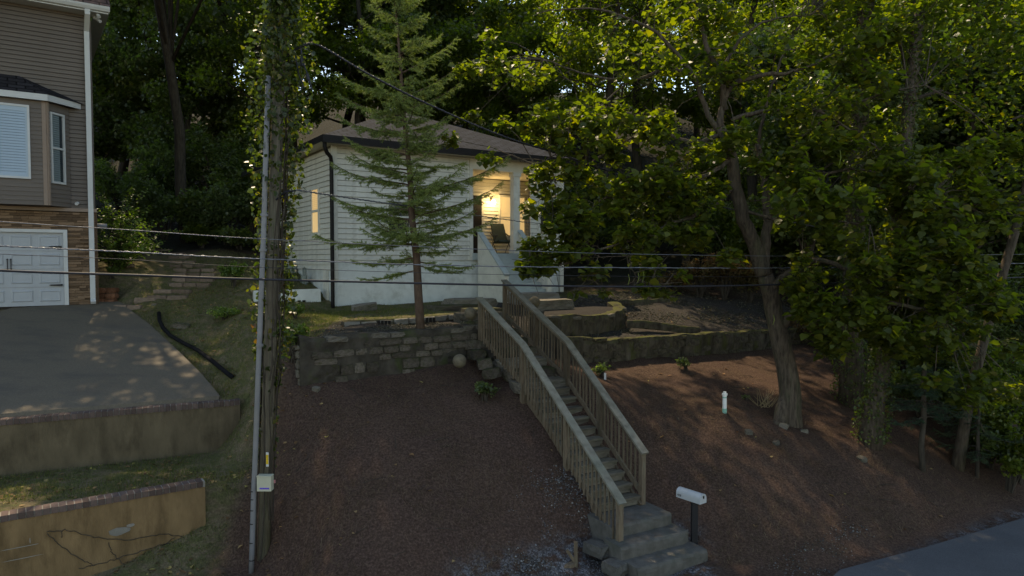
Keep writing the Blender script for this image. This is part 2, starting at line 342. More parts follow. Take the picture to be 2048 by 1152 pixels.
def build_ground():
    xs = np.concatenate([[-400,-150,-80,-50,-35,-28], np.arange(-24,-14,.4), np.arange(-14,14,.13), np.arange(14,30,.4), [34,45,70,140,400]])
    ys = np.concatenate([[-300,-80,-30,-5,2,5], np.arange(7,27,.13), np.arange(27,50,.5), np.arange(50,80,3), [90,110,150,300,600]])
    gx, gy = np.meshgrid(xs, ys); z = hz(gx, gy)
    z = np.where(gy > 100, np.minimum(z, 24+CAMZ), z)
    n1 = np.sin(gx*1.7+np.sin(gy*1.3)*1.4)*np.cos(gy*2.1+gx*.6)*.025 + np.sin(gx*4.3+gy*3.1)*np.cos(gy*5.2-gx*2)*.014 + np.sin(gx*9.1+np.sin(gy*7)*2)*np.sin(gy*11.3+gx*3)*.009
    m, _ = tmask(gx, gy, W0, 31.2, 30, False, False)
    z = z + n1*np.where(gy < 8, 0, 1)
    nx, ny = len(xs), len(ys)
    idx = np.arange(nx*ny).reshape(ny, nx)
    q = np.stack([idx[:-1,:-1], idx[:-1,1:], idx[1:,1:], idx[1:,:-1]], -1).reshape(-1, 4)
    perp = -(gx-W0[0])*U.y + (gy-W0[1])*U.x
    s = (gx-W0[0])*U.x + (gy-W0[1])*U.y
    jn = n1*12
    # grass: left of pole line and lawn above the wall; mulch: rest below wall; dark mulch terraces; gravel near road
    lawn = sm(.0, .4, perp+jn*.3)*sm(25.2, 24.2, gy+jn)          # above the wall
    small = sm(1.7, 2.3, perp)                                    # first terrace is dark mulch
    right = sm(5.0, 5.6, s)                                       # right of stairs
    back = sm(5.2, 5.7, perp)*sm(12, 10, s)
    lawnm = lawn*np.maximum(small*(1-right), right*back)
    leftg = sm(-4.5, -5.3, gx+jn*.4)*sm(26.5, 25, gy+jn)
    grass = np.maximum(lawnm, leftg*(1-.45*sm(9, 16, 27-gy+jn)*0))
    dark = sm(0, .1, perp)*(1-grass)*sm(26, 24, gy)*sm(-.5, .3, s)
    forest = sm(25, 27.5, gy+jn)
    zz = z-CAMZ
    gravel = np.maximum(sm(-4.6, -4.95, zz)*sm(2.4, 1.8, np.abs(gx-1.2)), sm(-7.0, -7.5, perp)*sm(1, 2, gx)) * sm(13, 12.6, gy+ (gx>1)*-1.5)
    at = dict(grass=grass.ravel(), dark=np.clip(dark,0,1).ravel(), forest=forest.ravel(), gravel=np.clip(gravel,0,1).ravel())
    m = NT('ground_soil'); v = m.coord('Object')
    nf = m.noise(v, 26, 6, .7); ns = m.noise(m.mapping(v, (1,1,2)), 4, 5, .6); nb = m.noise(v, .8, 3); nl = m.noise(v, 60, 3, .8)
    mulch = m.mix(m.ramp(nb, [(.4,(0,0,0)),(.62,(1,1,1))]), m.ramp(nf, [(.3,(.027,.0145,.011)),(.5,(.072,.043,.032)),(.7,(.14,.087,.065))]), m.ramp(nf, [(.3,(.03,.018,.013)),(.5,(.08,.048,.035)),(.72,(.15,.095,.067))]))
    grs = m.mix(m.ramp(ns, [(.42,(0,0,0)),(.6,(1,1,1))]), m.ramp(nf, [(.3,(.05,.052,.022)),(.7,(.14,.135,.056))]), m.ramp(nf, [(.3,(.085,.063,.038)),(.7,(.21,.165,.1))]))
    drk = m.ramp(nl, [(.35,(.012,.01,.009)),(.55,(.05,.043,.038)),(.72,(.15,.13,.11))])
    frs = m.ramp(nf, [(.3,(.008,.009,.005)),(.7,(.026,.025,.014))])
    vo = m.n('ShaderNodeTexVoronoi'); m.l(v, vo.inputs['Vector']); vo.inputs['Scale'].default_value = 45
    grv = m.ramp(vo.outputs['Color'], [(.2,(.04,.04,.042)),(.5,(.1,.1,.105)),(.85,(.22,.22,.23))])
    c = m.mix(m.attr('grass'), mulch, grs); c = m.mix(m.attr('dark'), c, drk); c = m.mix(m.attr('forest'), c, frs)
    gm = m.math('MULTIPLY', m.attr('gravel'), m.ramp(ns, [(.42,(.0,.0,.0)),(.55,(1,1,1))])); c = m.mix(gm, c, grv)
    m.col(c); m.b.inputs['Roughness'].default_value = .95; m.b.inputs['Specular IOR Level'].default_value = .1
    m.bump(m.math('ADD', nf, nl), .8, .03)
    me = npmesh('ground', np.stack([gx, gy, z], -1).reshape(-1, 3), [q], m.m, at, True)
    tag(link('ground', me), kind='structure')
build_ground()
# road: strip beyond the bank foot, its edge as in the photo (right bottom corner)
def build_road():
    e = [P(1500,1235,9.6), P(1680,1150,11.3), P(1850,1103,12.2), P(2046,1045,13.6)]
    pts = [(-60,-22), (-20,-2.5), (-8,2.5), (0,6.3), (3.2,9.0)] + [(p.x, p.y) for p in e[1:]] + [(18,17.6), (40,28), (90,52)]
    mb = MB(); n = len(pts); w = 7.5
    for i, (x, y) in enumerate(pts):
        a = pts[max(i-1,0)]; b = pts[min(i+1,n-1)]; d = Vector((b[0]-a[0], b[1]-a[1])).normalized(); nn = Vector((d.y, -d.x))
        mb.v += [(x, y, .0), (x, y, .02), (x+nn.x*w, y+nn.y*w, .02), (x+nn.x*w, y+nn.y*w, .0)]
    for i in range(n-1):
        for k in range(3): mb.f.append((i*4+k, (i+1)*4+k, (i+1)*4+k+1, i*4+k+1))
    m = NT('asphalt'); v = m.coord()
    nf = m.noise(v, 70, 4, .8); nb = m.noise(m.mapping(v, (1,1,1)), .7, 4)
    m.col(m.mix(m.ramp(nb, [(.35,(0,0,0)),(.65,(1,1,1))]), m.ramp(nf, [(.3,(.025,.027,.03)),(.7,(.075,.08,.088))]), m.ramp(nf, [(.3,(.04,.042,.046)),(.7,(.1,.104,.112))])))
    m.b.inputs['Roughness'].default_value = .85; m.bump(nf, .5, .01)
    o = mb.build('road', m.m); tag(o, kind='structure'); 
build_road()
# driveway slab
def build_driveway():
    ys = np.linspace(12.9, 21.6, 30); mb = MB(); 
    for i, y in enumerate(ys):
        xr = float(np.interp(y, [p.y for p in EDGE][::-1], [p.x for p in EDGE][::-1]))
        for k, fx in enumerate((0, .5, .96, .975, 1)):
            pass
    # clip the slab at the upper wall line: march across x
    xs = np.linspace(0, 1, 40); n = len(xs)
    for i in range(30):
        f = i/29
        for t in xs:
            # left..right along the wall line, up towards the house
            bx = -14 + t*(UW1.x-.05+14); by = UW0.y + (bx-UW0.x)*math.tan(math.radians(UWa)) + .16
            y = by + f*(22.0-by); xr = float(np.interp(y, [p.y for p in EDGE][::-1], [p.x for p in EDGE][::-1]))
            x = -14 + t*(xr+14)
            mb.v.append((x, max(y, UW0.y + (x-UW0.x)*math.tan(math.radians(UWa)) + .16), float(drive_z(np.array(x), np.array(y)))+CAMZ+.0))
    for i in range(29):
        for k in range(n-1): mb.f.append((i*n+k, i*n+k+1, (i+1)*n+k+1, (i+1)*n+k))
    nb = len(mb.v)
    for i in range(30):
        x, y, z = mb.v[i*n+n-1]; mb.v.append((x, y, z-.14))
    for i in range(29): mb.f.append((i*n+n-1, nb+i, nb+i+1, (i+1)*n+n-1))
    nf_ = len(mb.v)
    for k in range(n): x, y, z = mb.v[k]; mb.v.append((x, y-.06, z-.1))
    for k in range(n-1): mb.f.append((k, nf_+k, nf_+k+1, k+1))
    m = NT('driveway_concrete'); v = m.coord()
    nf = m.noise(v, 35, 5, .75); nb_ = m.noise(m.mapping(v, (.6,1.4,1)), 1.1, 5); nk = m.noise(v, .5, 3)
    c = m.ramp(nf, [(.3,(.08,.063,.043)),(.5,(.11,.087,.06)),(.75,(.155,.125,.088))])
    c = m.mix(m.math('MULTIPLY', m.ramp(nb_, [(.5,(0,0,0)),(.68,(1,1,1))]), .55), c, (.05,.046,.04))
    c = m.mix(m.math('MULTIPLY', m.ramp(nk, [(.56,(0,0,0)),(.66,(1,1,1))]), .4), c, (.09,.066,.045))
    m.col(c); m.b.inputs['Roughness'].default_value = .9; m.bump(nf, .35, .01)
    tag(mb.build('driveway', m.m, smooth=False), kind='structure')
build_driveway()
# ---------------- walls of the neighbour's drive ----------------
def blocky(mb, p, q, z0, z1, th):
    """vertical wall slab from p to q (Vector), thickness th behind (left side of direction)"""
    d = Vector((q.x-p.x, q.y-p.y)).normalized(); n = Vector((-d.y, d.x))
    a = [(p.x, p.y), (q.x, q.y), (q.x+n.x*th, q.y+n.y*th), (p.x+n.x*th, p.y+n.y*th)]
    mb.add([(x, y, z0) for x, y in a]+[(x, y, z1) for x, y in a], [(0,3,2,1),(4,5,6,7),(0,1,5,4),(1,2,6,5),(2,3,7,6),(3,0,4,7)])
def brick_capped_wall(name, p0, p1, ext, hgt, capd, capz, mat, label, bw, hidden_top=0.):
    d = (Vector((p1.x-p0.x, p1.y-p0.y, p1.z-p0.z))); L = d.length; d.normalize()
    s = p0 - d*ext; rt = empty(name, s, 0, label, 'retaining wall')
    ang = math.atan2(d.y, d.x); rt.rotation_euler = (0, 0, ang); tot = L+ext; slope = d.z/math.hypot(d.x, d.y)
    mb = MB(); zt = -capz; n = 24
    for i in range(n+1):
        x = tot*i/n; z = slope*x
        mb.v += [(x, 0, z+zt-hgt-.8), (x, 0, z+zt), (x, .22, z+zt), (x, .22, z+zt-hgt-.8)]
    for i in range(n):
        for k in range(3): mb.f.append((i*4+k, (i+1)*4+k, (i+1)*4+k+1, i*4+k+1))
    mb.f.append((n*4, n*4+3, n*4+2, n*4+1))
    mb.f = [tuple(reversed(f)) for f in mb.f]
    mb.build('wall_face', mat, rt)
    mm = MB(); mm.add([(0,.0,zt+.002),(tot,.0,slope*tot+zt+.002),(tot,.215,slope*tot+zt+.002),(0,.215,zt+.002),(0,0,-.006),(tot,0,slope*tot-.006),(tot,.215,slope*tot-.006),(0,.215,-.006)], [(0,3,2,1),(4,5,6,7),(0,1,5,4),(1,2,6,5),(2,3,7,6),(3,0,4,7)]).build('mortar_bed', M['brick_mortar'], rt)
    nb = int(tot/bw); protos = []
    for k in range(4):
        b = MB().box((.006, -.02, zt+.004), (bw-.008, capd, .0), .0025); protos.append(b.mesh('brick', M['brick_dark']))
    for i in range(nb):
        link('brick', protos[i % 4], rt, loc=(i*bw, 0, slope*i*bw+random.uniform(-.003,.003)))
    return rt
lw = brick_capped_wall('lower_retaining_wall', P(0,1032,10.35), P(410,962,12.0), 2.2, .9, .23, .10, M['stucco'], 'lower tan stucco retaining wall with brick cap and bare vine stems', .105)
uw = brick_capped_wall('upper_retaining_wall', P(0,840,12.68), P(480,800,14.5), 2.5, 1.1, .22, .105, M['stucco_upper'], 'upper brown stucco retaining wall holding up the driveway', .1)
def vine_stem(pts, r=.006):
    q = []
    for i in range(len(pts)-1):
        for k in range(8):
            t = k/8; p = Vector(pts[i]).lerp(Vector(pts[i+1]), t); q.append(p+Vector((random.uniform(-.01,.01), -.012+random.uniform(-.012,.004), random.uniform(-.015,.015))))
    q.append(Vector(pts[-1])); return q
def on_lw(px, py):
    # point of the lower wall's face under a photo pixel
    n = Vector((-math.sin(math.radians(LWa)), math.cos(math.radians(LWa)), 0)); o = Vector((0,0,CAMZ)); d = P(px, py, 1)-o
    t = (LW0-o).dot(n)/d.dot(n); return o+d*t - n*.012
# patches where the lower wall's stucco has come off its blocks
for k, (px, py, w, h, m_) in enumerate(((238,1062,.30,.13,'concrete_old'),(40,1094,.55,.012,'brick_mortar'),(45,1116,.5,.012,'brick_mortar'),(60,1081,.012,.1,'brick_mortar'),(262,1050,.12,.06,'brick_mortar'))):
    rs = random.Random(k); q = on_lw(px, py); a_ = math.radians(LWa); pts = []
    n_ = 14 if h > .03 and w > .03 else 8
    for i in range(n_): t = 6.283*i/n_; r = 1+rs.uniform(-.18,.18); pts.append((q.x+math.cos(a_)*w/2*math.cos(t)*r, q.y+math.sin(a_)*w/2*math.cos(t)*r, q.z+h/2*math.sin(t)*r))
    me = MB().add(pts, [tuple(range(n_))]).mesh('bare_patch', M[m_]); o = link('bare_patch', me); o.parent = lw; o.matrix_parent_inverse = lw.matrix_basis.inverted()
mb = MB()
for ln in ([(95,1063),(135,1058),(190,1074),(260,1078),(330,1066),(385,1078)], [(96,1064),(120,1090),(160,1116),(190,1130)], [(160,1136),(230,1118),(300,1095),(370,1076)], [(250,1135),(300,1105),(350,1075)], [(218,1083),(225,1105),(250,1130)], [(126,1060),(124,1075)]):
    mb.tube(vine_stem([on_lw(*p) for p in ln]), [.006]*(8*(len(ln)-1)+1), 5)
tag(mb.build('creeper_vine', M['bark_dark']), 'bare brown creeper stems clinging to the lower tan wall', 'vine')

# ---------------- neighbour's house (left) ----------------
GA = math.radians(35); gh = empty('neighbour_house', (-12.3, 20.7, CAMZ-1.28), GA, 'tall taupe sided house with stone base, garage and bay window', 'house')
H_ = 8.42
MB().box((-9, .06, -.6), (0, 9, H_)).build('wall', M['siding_shade_back_taupe'], gh)
# stone veneer: thin irregular stones in courses, right of and above the garage
vb = MB(); vb.box((-.72, 0, -.15), (0, .055, 2.68)).box((-9, 0, 2.13), (-.722, .055, 2.68)); vb.build('stone_backing', M['veneer_back'], gh)
MB().box((-.02, -.002, -.15), (.06, 6, 2.68)).build('side_stone_base', M['veneer'], gh)
sp = []
for k in range(10):
    l = 1; sp.append(MB().box((0, -.055+random.uniform(-.02,.012), .006), (l, .0, 1-.05), .0).mesh('stone', M['veneer']))
def veneer(x0, x1, z0, z1):
    z = z0
    while z < z1-.03:
        h = random.choice((.055,.07,.09)); h = min(h, z1-z); x = x0-random.uniform(0,.2)*0
        while x < x1-.02:
            w = min(random.uniform(.16,.42), x1-x)
            if x1-x-w < .08: w = x1-x
            link('stone', random.choice(sp), gh, loc=(x+.003, 0, z), scale=(w-.006, random.uniform(.6,1.2), h-.006)); x += w
        z += h
veneer(-.70, .0, -.02, 2.13); veneer(-2.75, 0, 2.13, 2.66)
# garage door
MB().box((-.80, -.10, -.02), (-.70, .0, 2.06)).box((-5.6, -.10, 2.06), (-.70, .0, 2.15)).build('garage_door_frame', M['white_trim'], gh)
gd = MB().box((-5.5, -.02, -.02), (-.80, .05, 2.06)).build('garage_door', M['door_white'], gh)
for r in range(4):
    z0 = r*.515; MB().box((-5.5, -.028, z0+.505), (-.80, -.0205, z0+.512)).build('joint', M['brick_mortar'], gd)
    for c in range(3):
        x1 = -.86-c*.66; x0 = x1-.56
        pb = MB(); 
        a = [(x0+.02,z0+.09),(x1-.02,z0+.09),(x1-.02,z0+.43),(x0+.02,z0+.43)]; b = [(x0+.06,z0+.13),(x1-.06,z0+.13),(x1-.06,z0+.39),(x0+.06,z0+.39)]; c2 = [(x0+.085,z0+.155),(x1-.085,z0+.155),(x1-.085,z0+.365),(x0+.085,z0+.365)]
        vs = [(x,-.0205,z) for x,z in a]+[(x,-.042,z) for x,z in b]+[(x,-.03,z) for x,z in c2]
        pb.add(vs, [(0,1,5,4),(1,2,6,5),(2,3,7,6),(3,0,4,7),(4,5,9,8),(5,6,10,9),(6,7,11,10),(7,4,8,11),(8,9,10,11)])
        pb.build('panel', M['door_white'], gd)
for z in (.56, 1.66):
    h = MB(); h.add([(-.84,-.055,z+.03),(-.84,-.055,z-.03),(-1.12,-.055,z-.018),(-1.17,-.055,z),(-1.12,-.055,z+.018),(-.84,-.02,z+.03),(-.84,-.02,z-.03),(-1.12,-.02,z-.018),(-1.17,-.02,z),(-1.12,-.02,z+.018)],
        [(0,1,2,3,4),(0,5,6,1),(1,6,7,2),(2,7,8,3),(3,8,9,4),(4,9,5,0)]); h.build('hinge', M['metal_black'], gd)
for x in (-2.12, -2.04):
    h = MB(); h.box((x-.012,-.07,1.04), (x+.012,-.05,1.28)); h.add([(x-.03,-.055,1.28),(x+.03,-.055,1.28),(x,-.055,1.33),(x-.03,-.03,1.28),(x+.03,-.03,1.28),(x,-.03,1.33)], [(0,1,2),(0,3,4,1),(1,4,5,2),(2,5,3,0)]); h.add([(x-.03,-.055,1.04),(x,-.055,.99),(x+.03,-.055,1.04),(x-.03,-.03,1.04),(x,-.03,.99),(x+.03,-.03,1.04)], [(0,1,2),(0,3,4,1),(1,4,5,2),(2,5,3,0)])
    h.build('handle', M['metal_black'], gd)
# ledge, siding boards
MB().box((-9, -.11, 2.68), (.05, .05, 2.78)).build('ledge', M['trim_tan'], gh)
def boards(parent, mat, x0, x1, z0, z1, dz, y=0., axis='x', name='siding_board', t=.03):
    L = x1-x0; pb = MB()
    if axis == 'x': pb.add([(0,-t,0),(L,-t,0),(L,-.006,dz-.012),(0,-.006,dz-.012),(0,.015,0),(L,.015,0),(L,.015,dz-.012),(0,.015,dz-.012)], [(0,1,2,3),(0,4,5,1),(1,5,6,2),(3,2,6,7),(0,3,7,4)])
    else: pb.add([(-t,0,0),(-t,L,0),(-.006,L,dz-.012),(-.006,0,dz-.012),(.015,0,0),(.015,L,0),(.015,L,dz-.012),(.015,0,dz-.012)], [(3,2,1,0),(1,5,4,0),(2,6,5,1),(7,6,2,3),(4,7,3,0)])
    me = pb.mesh(name, mat); n = int(round((z1-z0)/dz))
    for i in range(n):
        link(name, me, parent, loc=(x0, y, z0+i*dz) if axis == 'x' else (y, x0, z0+i*dz))
boards(gh, M['siding_taupe'], -3.3, 0, 2.79, H_, .12, .055, 'x')
MB().box((-.07, -.02+.03, 2.781), (.02, .12, H_)).build('corner_board', M['siding_taupe'], gh)
# bay window
def bay():
    B = [(-3.3, -.6), (-1.17, -.6), (-.593, 0.0), (-.593,.06), (-3.3,.06)]
    zb, zt = 2.80, 5.66; mb = MB(); n = len(B)
    mb.add([(x,y,zb) for x,y in B]+[(x,y,zt) for x,y in B], [tuple(reversed(range(n))), tuple(range(n,2*n))]+[(i,(i+1)%n,n+(i+1)%n,n+i) for i in range(n)])
    b = mb.build('bay', M['siding_taupe'], gh)
    # boards front and on the angled face
    def rowboards(p, q, holes, dz=.12):
        p = Vector((*p,0)); q = Vector((*q,0)); L = (q-p).length; a = math.atan2(q.y-p.y, q.x-p.x); cache = {}
        for i in range(int((zt-zb)/dz)):
            z = zb+i*dz; segs = [(0, L)]
            for (h0, h1_, za, zc) in holes:
                if z+dz > za and z < zc: segs = [s for s in ((0, h0), (h1_, L)) if s[1]-s[0] > .02]
            for s0, s1 in segs:
                k = round(s1-s0, 3)
                if k not in cache:
                    t = .022; l = s1-s0; cache[k] = MB().add([(0,-t,0),(l,-t,0),(l,-.004,dz+.01),(0,-.004,dz+.01),(0,0,0),(l,0,0),(l,0,dz+.01),(0,0,dz+.01)], [(0,1,2,3),(0,4,5,1),(1,5,6,2),(3,2,6,7),(0,3,7,4)]).mesh('siding_board', M['siding_taupe'])
                d = (q-p).normalized(); o = p+d*s0; link('siding_board', cache[k], b, loc=(o.x, o.y, z), rot=(0,0,a))
    rowboards(B[0], (B[1][0]-.06, B[1][1]), [(.35, 1.8-.03, 3.5, 5.52)])
    ang = Vector((B[2][0]-B[1][0], B[2][1]-B[1][1])); 
    rowboards((B[1][0]+.05,B[1][1]+.052), B[2], [(.06, .56, 3.42, 5.42)])
    MB().box((-1.25,-.635,zb), (-1.155,-.56,zt)).build('corner_board', M['trim_tan'], gh); MB().bar((-1.13,-.60,zb),(-1.13,-.60,zt),.09,.06,(1,1,0)).build('corner_board', M['trim_tan'], gh)
    # front window
    def window(p, a, w, h, slat_mat, mull, z, halves=False):
        e = empty('window', (p[0], p[1], z), a); e.parent = gh
        f = MB(); t = .055
        f.box((0,-.055,0),(w,-.005,t)).box((0,-.055,h-t),(w,-.005,h)).box((0,-.055,t+.001),(t,-.005,h-t-.001)).box((w-t,-.055,t+.001),(w,-.005,h-t-.001))
        if mull: f.box((w-mull-.07,-.045,t+.001),(w-mull,-.01,h-t-.001))
        if halves: f.box((t+.001,-.05,h*.5-.025),(w-t-.001,-.008,h*.5+.025))
        f.build('frame', M['white_trim'], e)
        MB().box((t,-.012,t),(w-t,-.006,h-t)).build('pane', M['glass_blind'], e)
        sb = MB()
        def slats(x0, x1, z0, z1, dz=.075, mat=slat_mat):
            pm = MB().add([(0,-.034,0),(x1-x0,-.034,0),(x1-x0,-.014,dz*.92),(0,-.014,dz*.92),(0,-.014,0),(x1-x0,-.014,0)], [(0,1,2,3),(0,4,5,1)]).mesh('slat', mat)
            zz = z0
            while zz < z1-dz*.5: link('slat', pm, e, loc=(x0,0,zz)); zz += dz
        if mull:
            slats(w-mull+.04, w-t-.05, t+.06, h-t-.12); slats(t+.02, w-mull-.12, t+.06, h-t-.12)
            MB().box((t,-.036,h-t-.12),(w-t,-.013,h-t)).build('shutter_rail', slat_mat, e); MB().box((t,-.036,t),(w-t,-.013,t+.06)).build('shutter_rail', slat_mat, e)
            MB().box((w-t-.05,-.036,t+.0605),(w-t,-.013,h-t-.1205)).box((w-mull,-.036,t+.0605),(w-mull+.04,-.013,h-t-.1205)).build('shutter_stile', slat_mat, e)
        else: slats(t, w-t-.12, t+.0, h-t, .06)
        return e
    window((-3.3+.35, -.6), 0, 1.42, 2.0, M['blind_blue'], .72, 3.5)
    a = math.atan2(ang.y, ang.x); d = ang.normalized(); window((B[1][0]+.05+d.x*.06, B[1][1]+.052+d.y*.06), a, .5, 1.98, M['blind_dim'], 0, 3.43, True)
    # fascia and roof
    o = .13; R = [(-3.5, -.6-o), (-1.17+o*.5, -.6-o), (-.30, .02)]
    fb = MB()
    for i in range(2):
        p, q = R[i], R[i+1]; fb.bar((p[0],p[1],5.74), (q[0],q[1],5.74), .05, .17)
    fb.build('fascia', M['white_trim'], gh)
    MB().add([(R[0][0],.05,5.66),(R[0][0],R[0][1],5.66),(R[1][0],R[1][1],5.66),(R[2][0],R[2][1],5.66)], [(0,1,2,3),(3,2,1,0)]).build('soffit', M['white_trim'], gh)
    top = [(-3.5, .05, 6.42), (-1.75, .05, 6.42)]
    vs = [(R[0][0],R[0][1]-.03,5.83),(R[1][0]+.02,R[1][1]-.03,5.83),top[1],top[0],(R[2][0]+.12,.04,5.81),(-3.5,.05,5.80)]
    r = MB().add(vs, [(0,1,2,3),(1,4,2),(0,5,4,1)]); me = r.mesh('bay_roof', M['shingle_bay']); uvroof(me); link('bay_roof', me, gh)
def uvroof(me):
    uv = me.uv_layers.new(name='UVMap')
    for p in me.polygons:
        n = p.normal; h = Vector((-n.y, n.x, 0)); h = h.normalized() if h.length > 1e-4 else Vector((1,0,0)); s = n.cross(h).normalized()
        for li in p.loop_indices:
            v = me.vertices[me.loops[li].vertex_index].co; uv.data[li].uv = (v.dot(h), v.dot(s))
m = NT('glass_blind'); m.b.inputs['Base Color'].default_value = (.02,.03,.035,1); m.b.inputs['Roughness'].default_value = .05; M['glass_blind'] = m.m
bay()
# main eave
MB().box((-9, -.45, H_-.03), (.42, .06, H_+.0)).box((.07,.0602,H_-.03),(.42,9,H_)).build('soffit', M['white_trim'], gh)
ed = MB()
prof = [(-.46,H_+.003),(-.52,H_+.02),(-.56,H_+.09),(-.57,H_+.15),(-.55,H_+.15),(-.46,H_+.15)]
ed.add([(-9,y,z) for y,z in prof]+[(.46,y,z) for y,z in prof], [tuple(range(6))[::-1], tuple(range(6,12))]+[(i,6+i,6+(i+1)%6,(i+1)%6) for i in range(6)])
ed.box((.43,-.4598,H_-.0),(.455,9,H_+.2)); ed.build('gutter', M['white_trim'], gh, )
r = MB().add([(-9,-.56,H_+.16),(.47,-.56,H_+.16),(.47,4.5,H_+5.2),(-9,4.5,H_+5.2),(.47,9.5,H_+.16),(-9,9.5,H_+.16)], [(0,1,2,3),(3,2,4,5)]); me = r.mesh('roof', M['shingle_red']); uvroof(me); link('roof', me, gh)
MB().add([(.05,0,H_),(.05,9,H_),(.05,4.5,H_+4.6)], [(0,1,2)]).build('gable', M['siding_taupe'], gh)
dp = MB(); dp.bar((-.10,-.5,H_),(-.10,-.5,H_-.16),.13,.09,(0,1,0)).bar((-.10,-.5,H_-.13),(-.10,-.075,H_-.5),.13,.09,(0,1,0)).box((-.165,-.115,.1),(-.035,-.03,H_-.45)).bar((-.10,-.07,.13),(-.10,-.2,.03),.13,.09)
dp.build('downspout', M['white_trim'], gh)
cm = MB().tube([(-.42,-.02,2.93),(-.42,-.06,2.93)], .04, 12).tube([(-.42,-.06,2.93),(-.46,-.17,2.90)], .045, 12); cm.build('camera_light', M['white_trim'], gh)
sc = MB().tube([(.10,-.1,H_-.06),(.12,-.16,H_-.12)], .05, 10).tube([(.16,-.3,H_-.04),(.2,-.38,H_-.13)], .05, 10).tube([(.16,-.05,H_-.1),(.24,-.2,H_-.2)], .045, 10); sc.build('floodlight', M['white_trim'], gh)
MB().tube([(.02,.35,2.3),(.34,.35,2.3)], .075, 12).build('vent_pipe', M['pvc'], gh)

# ---------------- white cottage ----------------
CA = math.radians(33); ch = empty('cottage', (-5.34, 21.0, CAMZ-1.47), CA, 'small white cottage with dark hip roof and a lit corner porch', 'house')
ZF, ZT = 1.47, 4.93; SX = 8.58; DY = 9.6; PX0, PX1 = 4.77, 7.16
sw = M['siding_white']
fm = MB(); fm.box((.03,.03,-1.2),(PX0,DY,ZF)); fm.box((PX0,.06,-1.2),(SX-.03,DY,ZF)); fm.build('foundation', M['foundation_white'], ch)
cw = MB(); cw.box((.02,.02,ZF),(PX0-.02,DY,ZT)); cw.box((PX0-.02,2.02,ZF),(SX-.02,DY,ZT)); cw.box((PX1+.02,.03,ZF),(SX-.02,.14,ZT)); cw.box((SX-.14,.14,ZF),(SX-.02,2.02,ZT)); cw.build('wall', M['siding_shade_back'], ch)
boards(ch, sw, .12, PX0, ZF, ZT, .16, .02); boards(ch, sw, .0, DY, ZF-.3, ZT, .16, .02, 'y'); boards(ch, sw, PX0, SX-.14, 1.75, ZT-.4, .13, 2.02); boards(ch, sw, PX1, SX-.1, ZF, ZT-.35, .16, .03)
MB().box((0,-.03,.9),(.12,.03,ZT)).box((-.03,-.03,.9),(-.0005,.1,ZT)).build('corner_board', sw, ch)
MB().box((PX0-.1,-.035,ZF),(PX0+.02,.12,ZT-.35)).box((PX0-.0,.121,ZF),(PX0+.019,2.0,ZT)).build('corner_board', sw, ch); MB().box((SX-.14,-.04,-.2),(SX+.02,.1,ZT-.35)).build('corner_board', sw, ch)
MB().box((PX0-.1,-.05,ZT-.42),(SX+.03,.13,ZT)).build('porch_beam', M['soffit_cream'], ch)
MB().box((PX0,.13,ZT-.42),(SX-.02,2.02,ZT-.38)).build('porch_ceiling', M['soffit_cream'], ch)
MB().box((PX0+.0,-.06,ZF+.001),(SX-.14,2.02,1.70)).build('porch_deck', M['porch_floor'], ch)
MB().box((6.42,-.03,1.701),(6.68,.2,ZT-.421)).box((6.39,-.06,1.7012),(6.71,.23,1.85)).box((6.39,-.06,ZT-.55),(6.71,.23,ZT-.4212)).build('porch_column', M['siding_white'], ch)
# porch back wall: door and lit window
MB().box((5.42,1.955,1.701),(6.3,1.997,3.85)).build('door', M['gutter_dark'], ch)
MB().box((5.34,1.96,1.701),(5.4195,2.0,3.93)).box((6.3005,1.96,1.701),(6.38,2.0,3.93)).box((5.34,1.96,3.8505),(6.38,2.0,3.95)).build('door_frame', sw, ch)
w = empty('window', (7.06,1.99,2.35), 0); w.parent = ch
MB().box((0,-.05,0),(1.2,0,.06)).box((0,-.05,1.5),(1.2,0,1.57)).box((0,-.05,.0605),(.06,0,1.4995)).box((1.14,-.05,.0605),(1.2,0,1.4995)).box((.0605,-.045,.72),(1.1395,0,.76)).build('frame', sw, w)
MB().box((.06,-.02,.06),(1.14,-.01,.72)).build('blind', M['window_glow'], w); MB().box((.06,-.02,.76),(1.14,-.01,1.5)).build('blind', M['window_glow'], w)
def cot_window(px, x0, z0, ww, hh, axis, lit, parent=ch, y=-.0):
    e = empty('window', (x0, y, z0) if axis == 'x' else (y, x0, z0), 0 if axis == 'x' else -math.pi/2); e.parent = parent
    t = .06; MB().box((-t,-.05,-t),(ww+t,0,0)).box((-t,-.05,hh),(ww+t,0,hh+t)).box((-t,-.05,0.0005),(0,0,hh-.0005)).box((ww,-.05,.0005),(ww+t,0,hh-.0005)).box((.0005,-.045,hh*.47),(ww-.0005,0,hh*.53)).build('frame', sw, e)
    MB().box((0,-.02,0),(ww,-.012,hh)).build('pane', M['window_glow'] if lit else M['glass_dark'], e)
    MB().box((-.1,-.07,-t-.05),(ww+.1,-.0,-t-.001)).build('sill', sw, e)
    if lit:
        s = MB().box((0,-.026,0),(ww,-.022,.03)).mesh('slat', M['slat_glow'])
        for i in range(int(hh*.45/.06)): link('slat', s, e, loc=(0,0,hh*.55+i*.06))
    return e
M['slat_glow'] = emis('slat_glow', (1,.68,.3), .14)  # slat emission standing in for light the blinds reflect
cot_window(0, 1.95, 2.35, .62, 1.35, 'y', True, y=-.005)     # left side, glow stands in for light off its blinds (mirrored below)
cot_window(0, 1.75, 2.35, .7, .95, 'x', False, y=-.005)
MB().box((7.55,-.03,2.4),(8.22,.02,3.9)).build('screen_window', M['glass_dark'], ch)
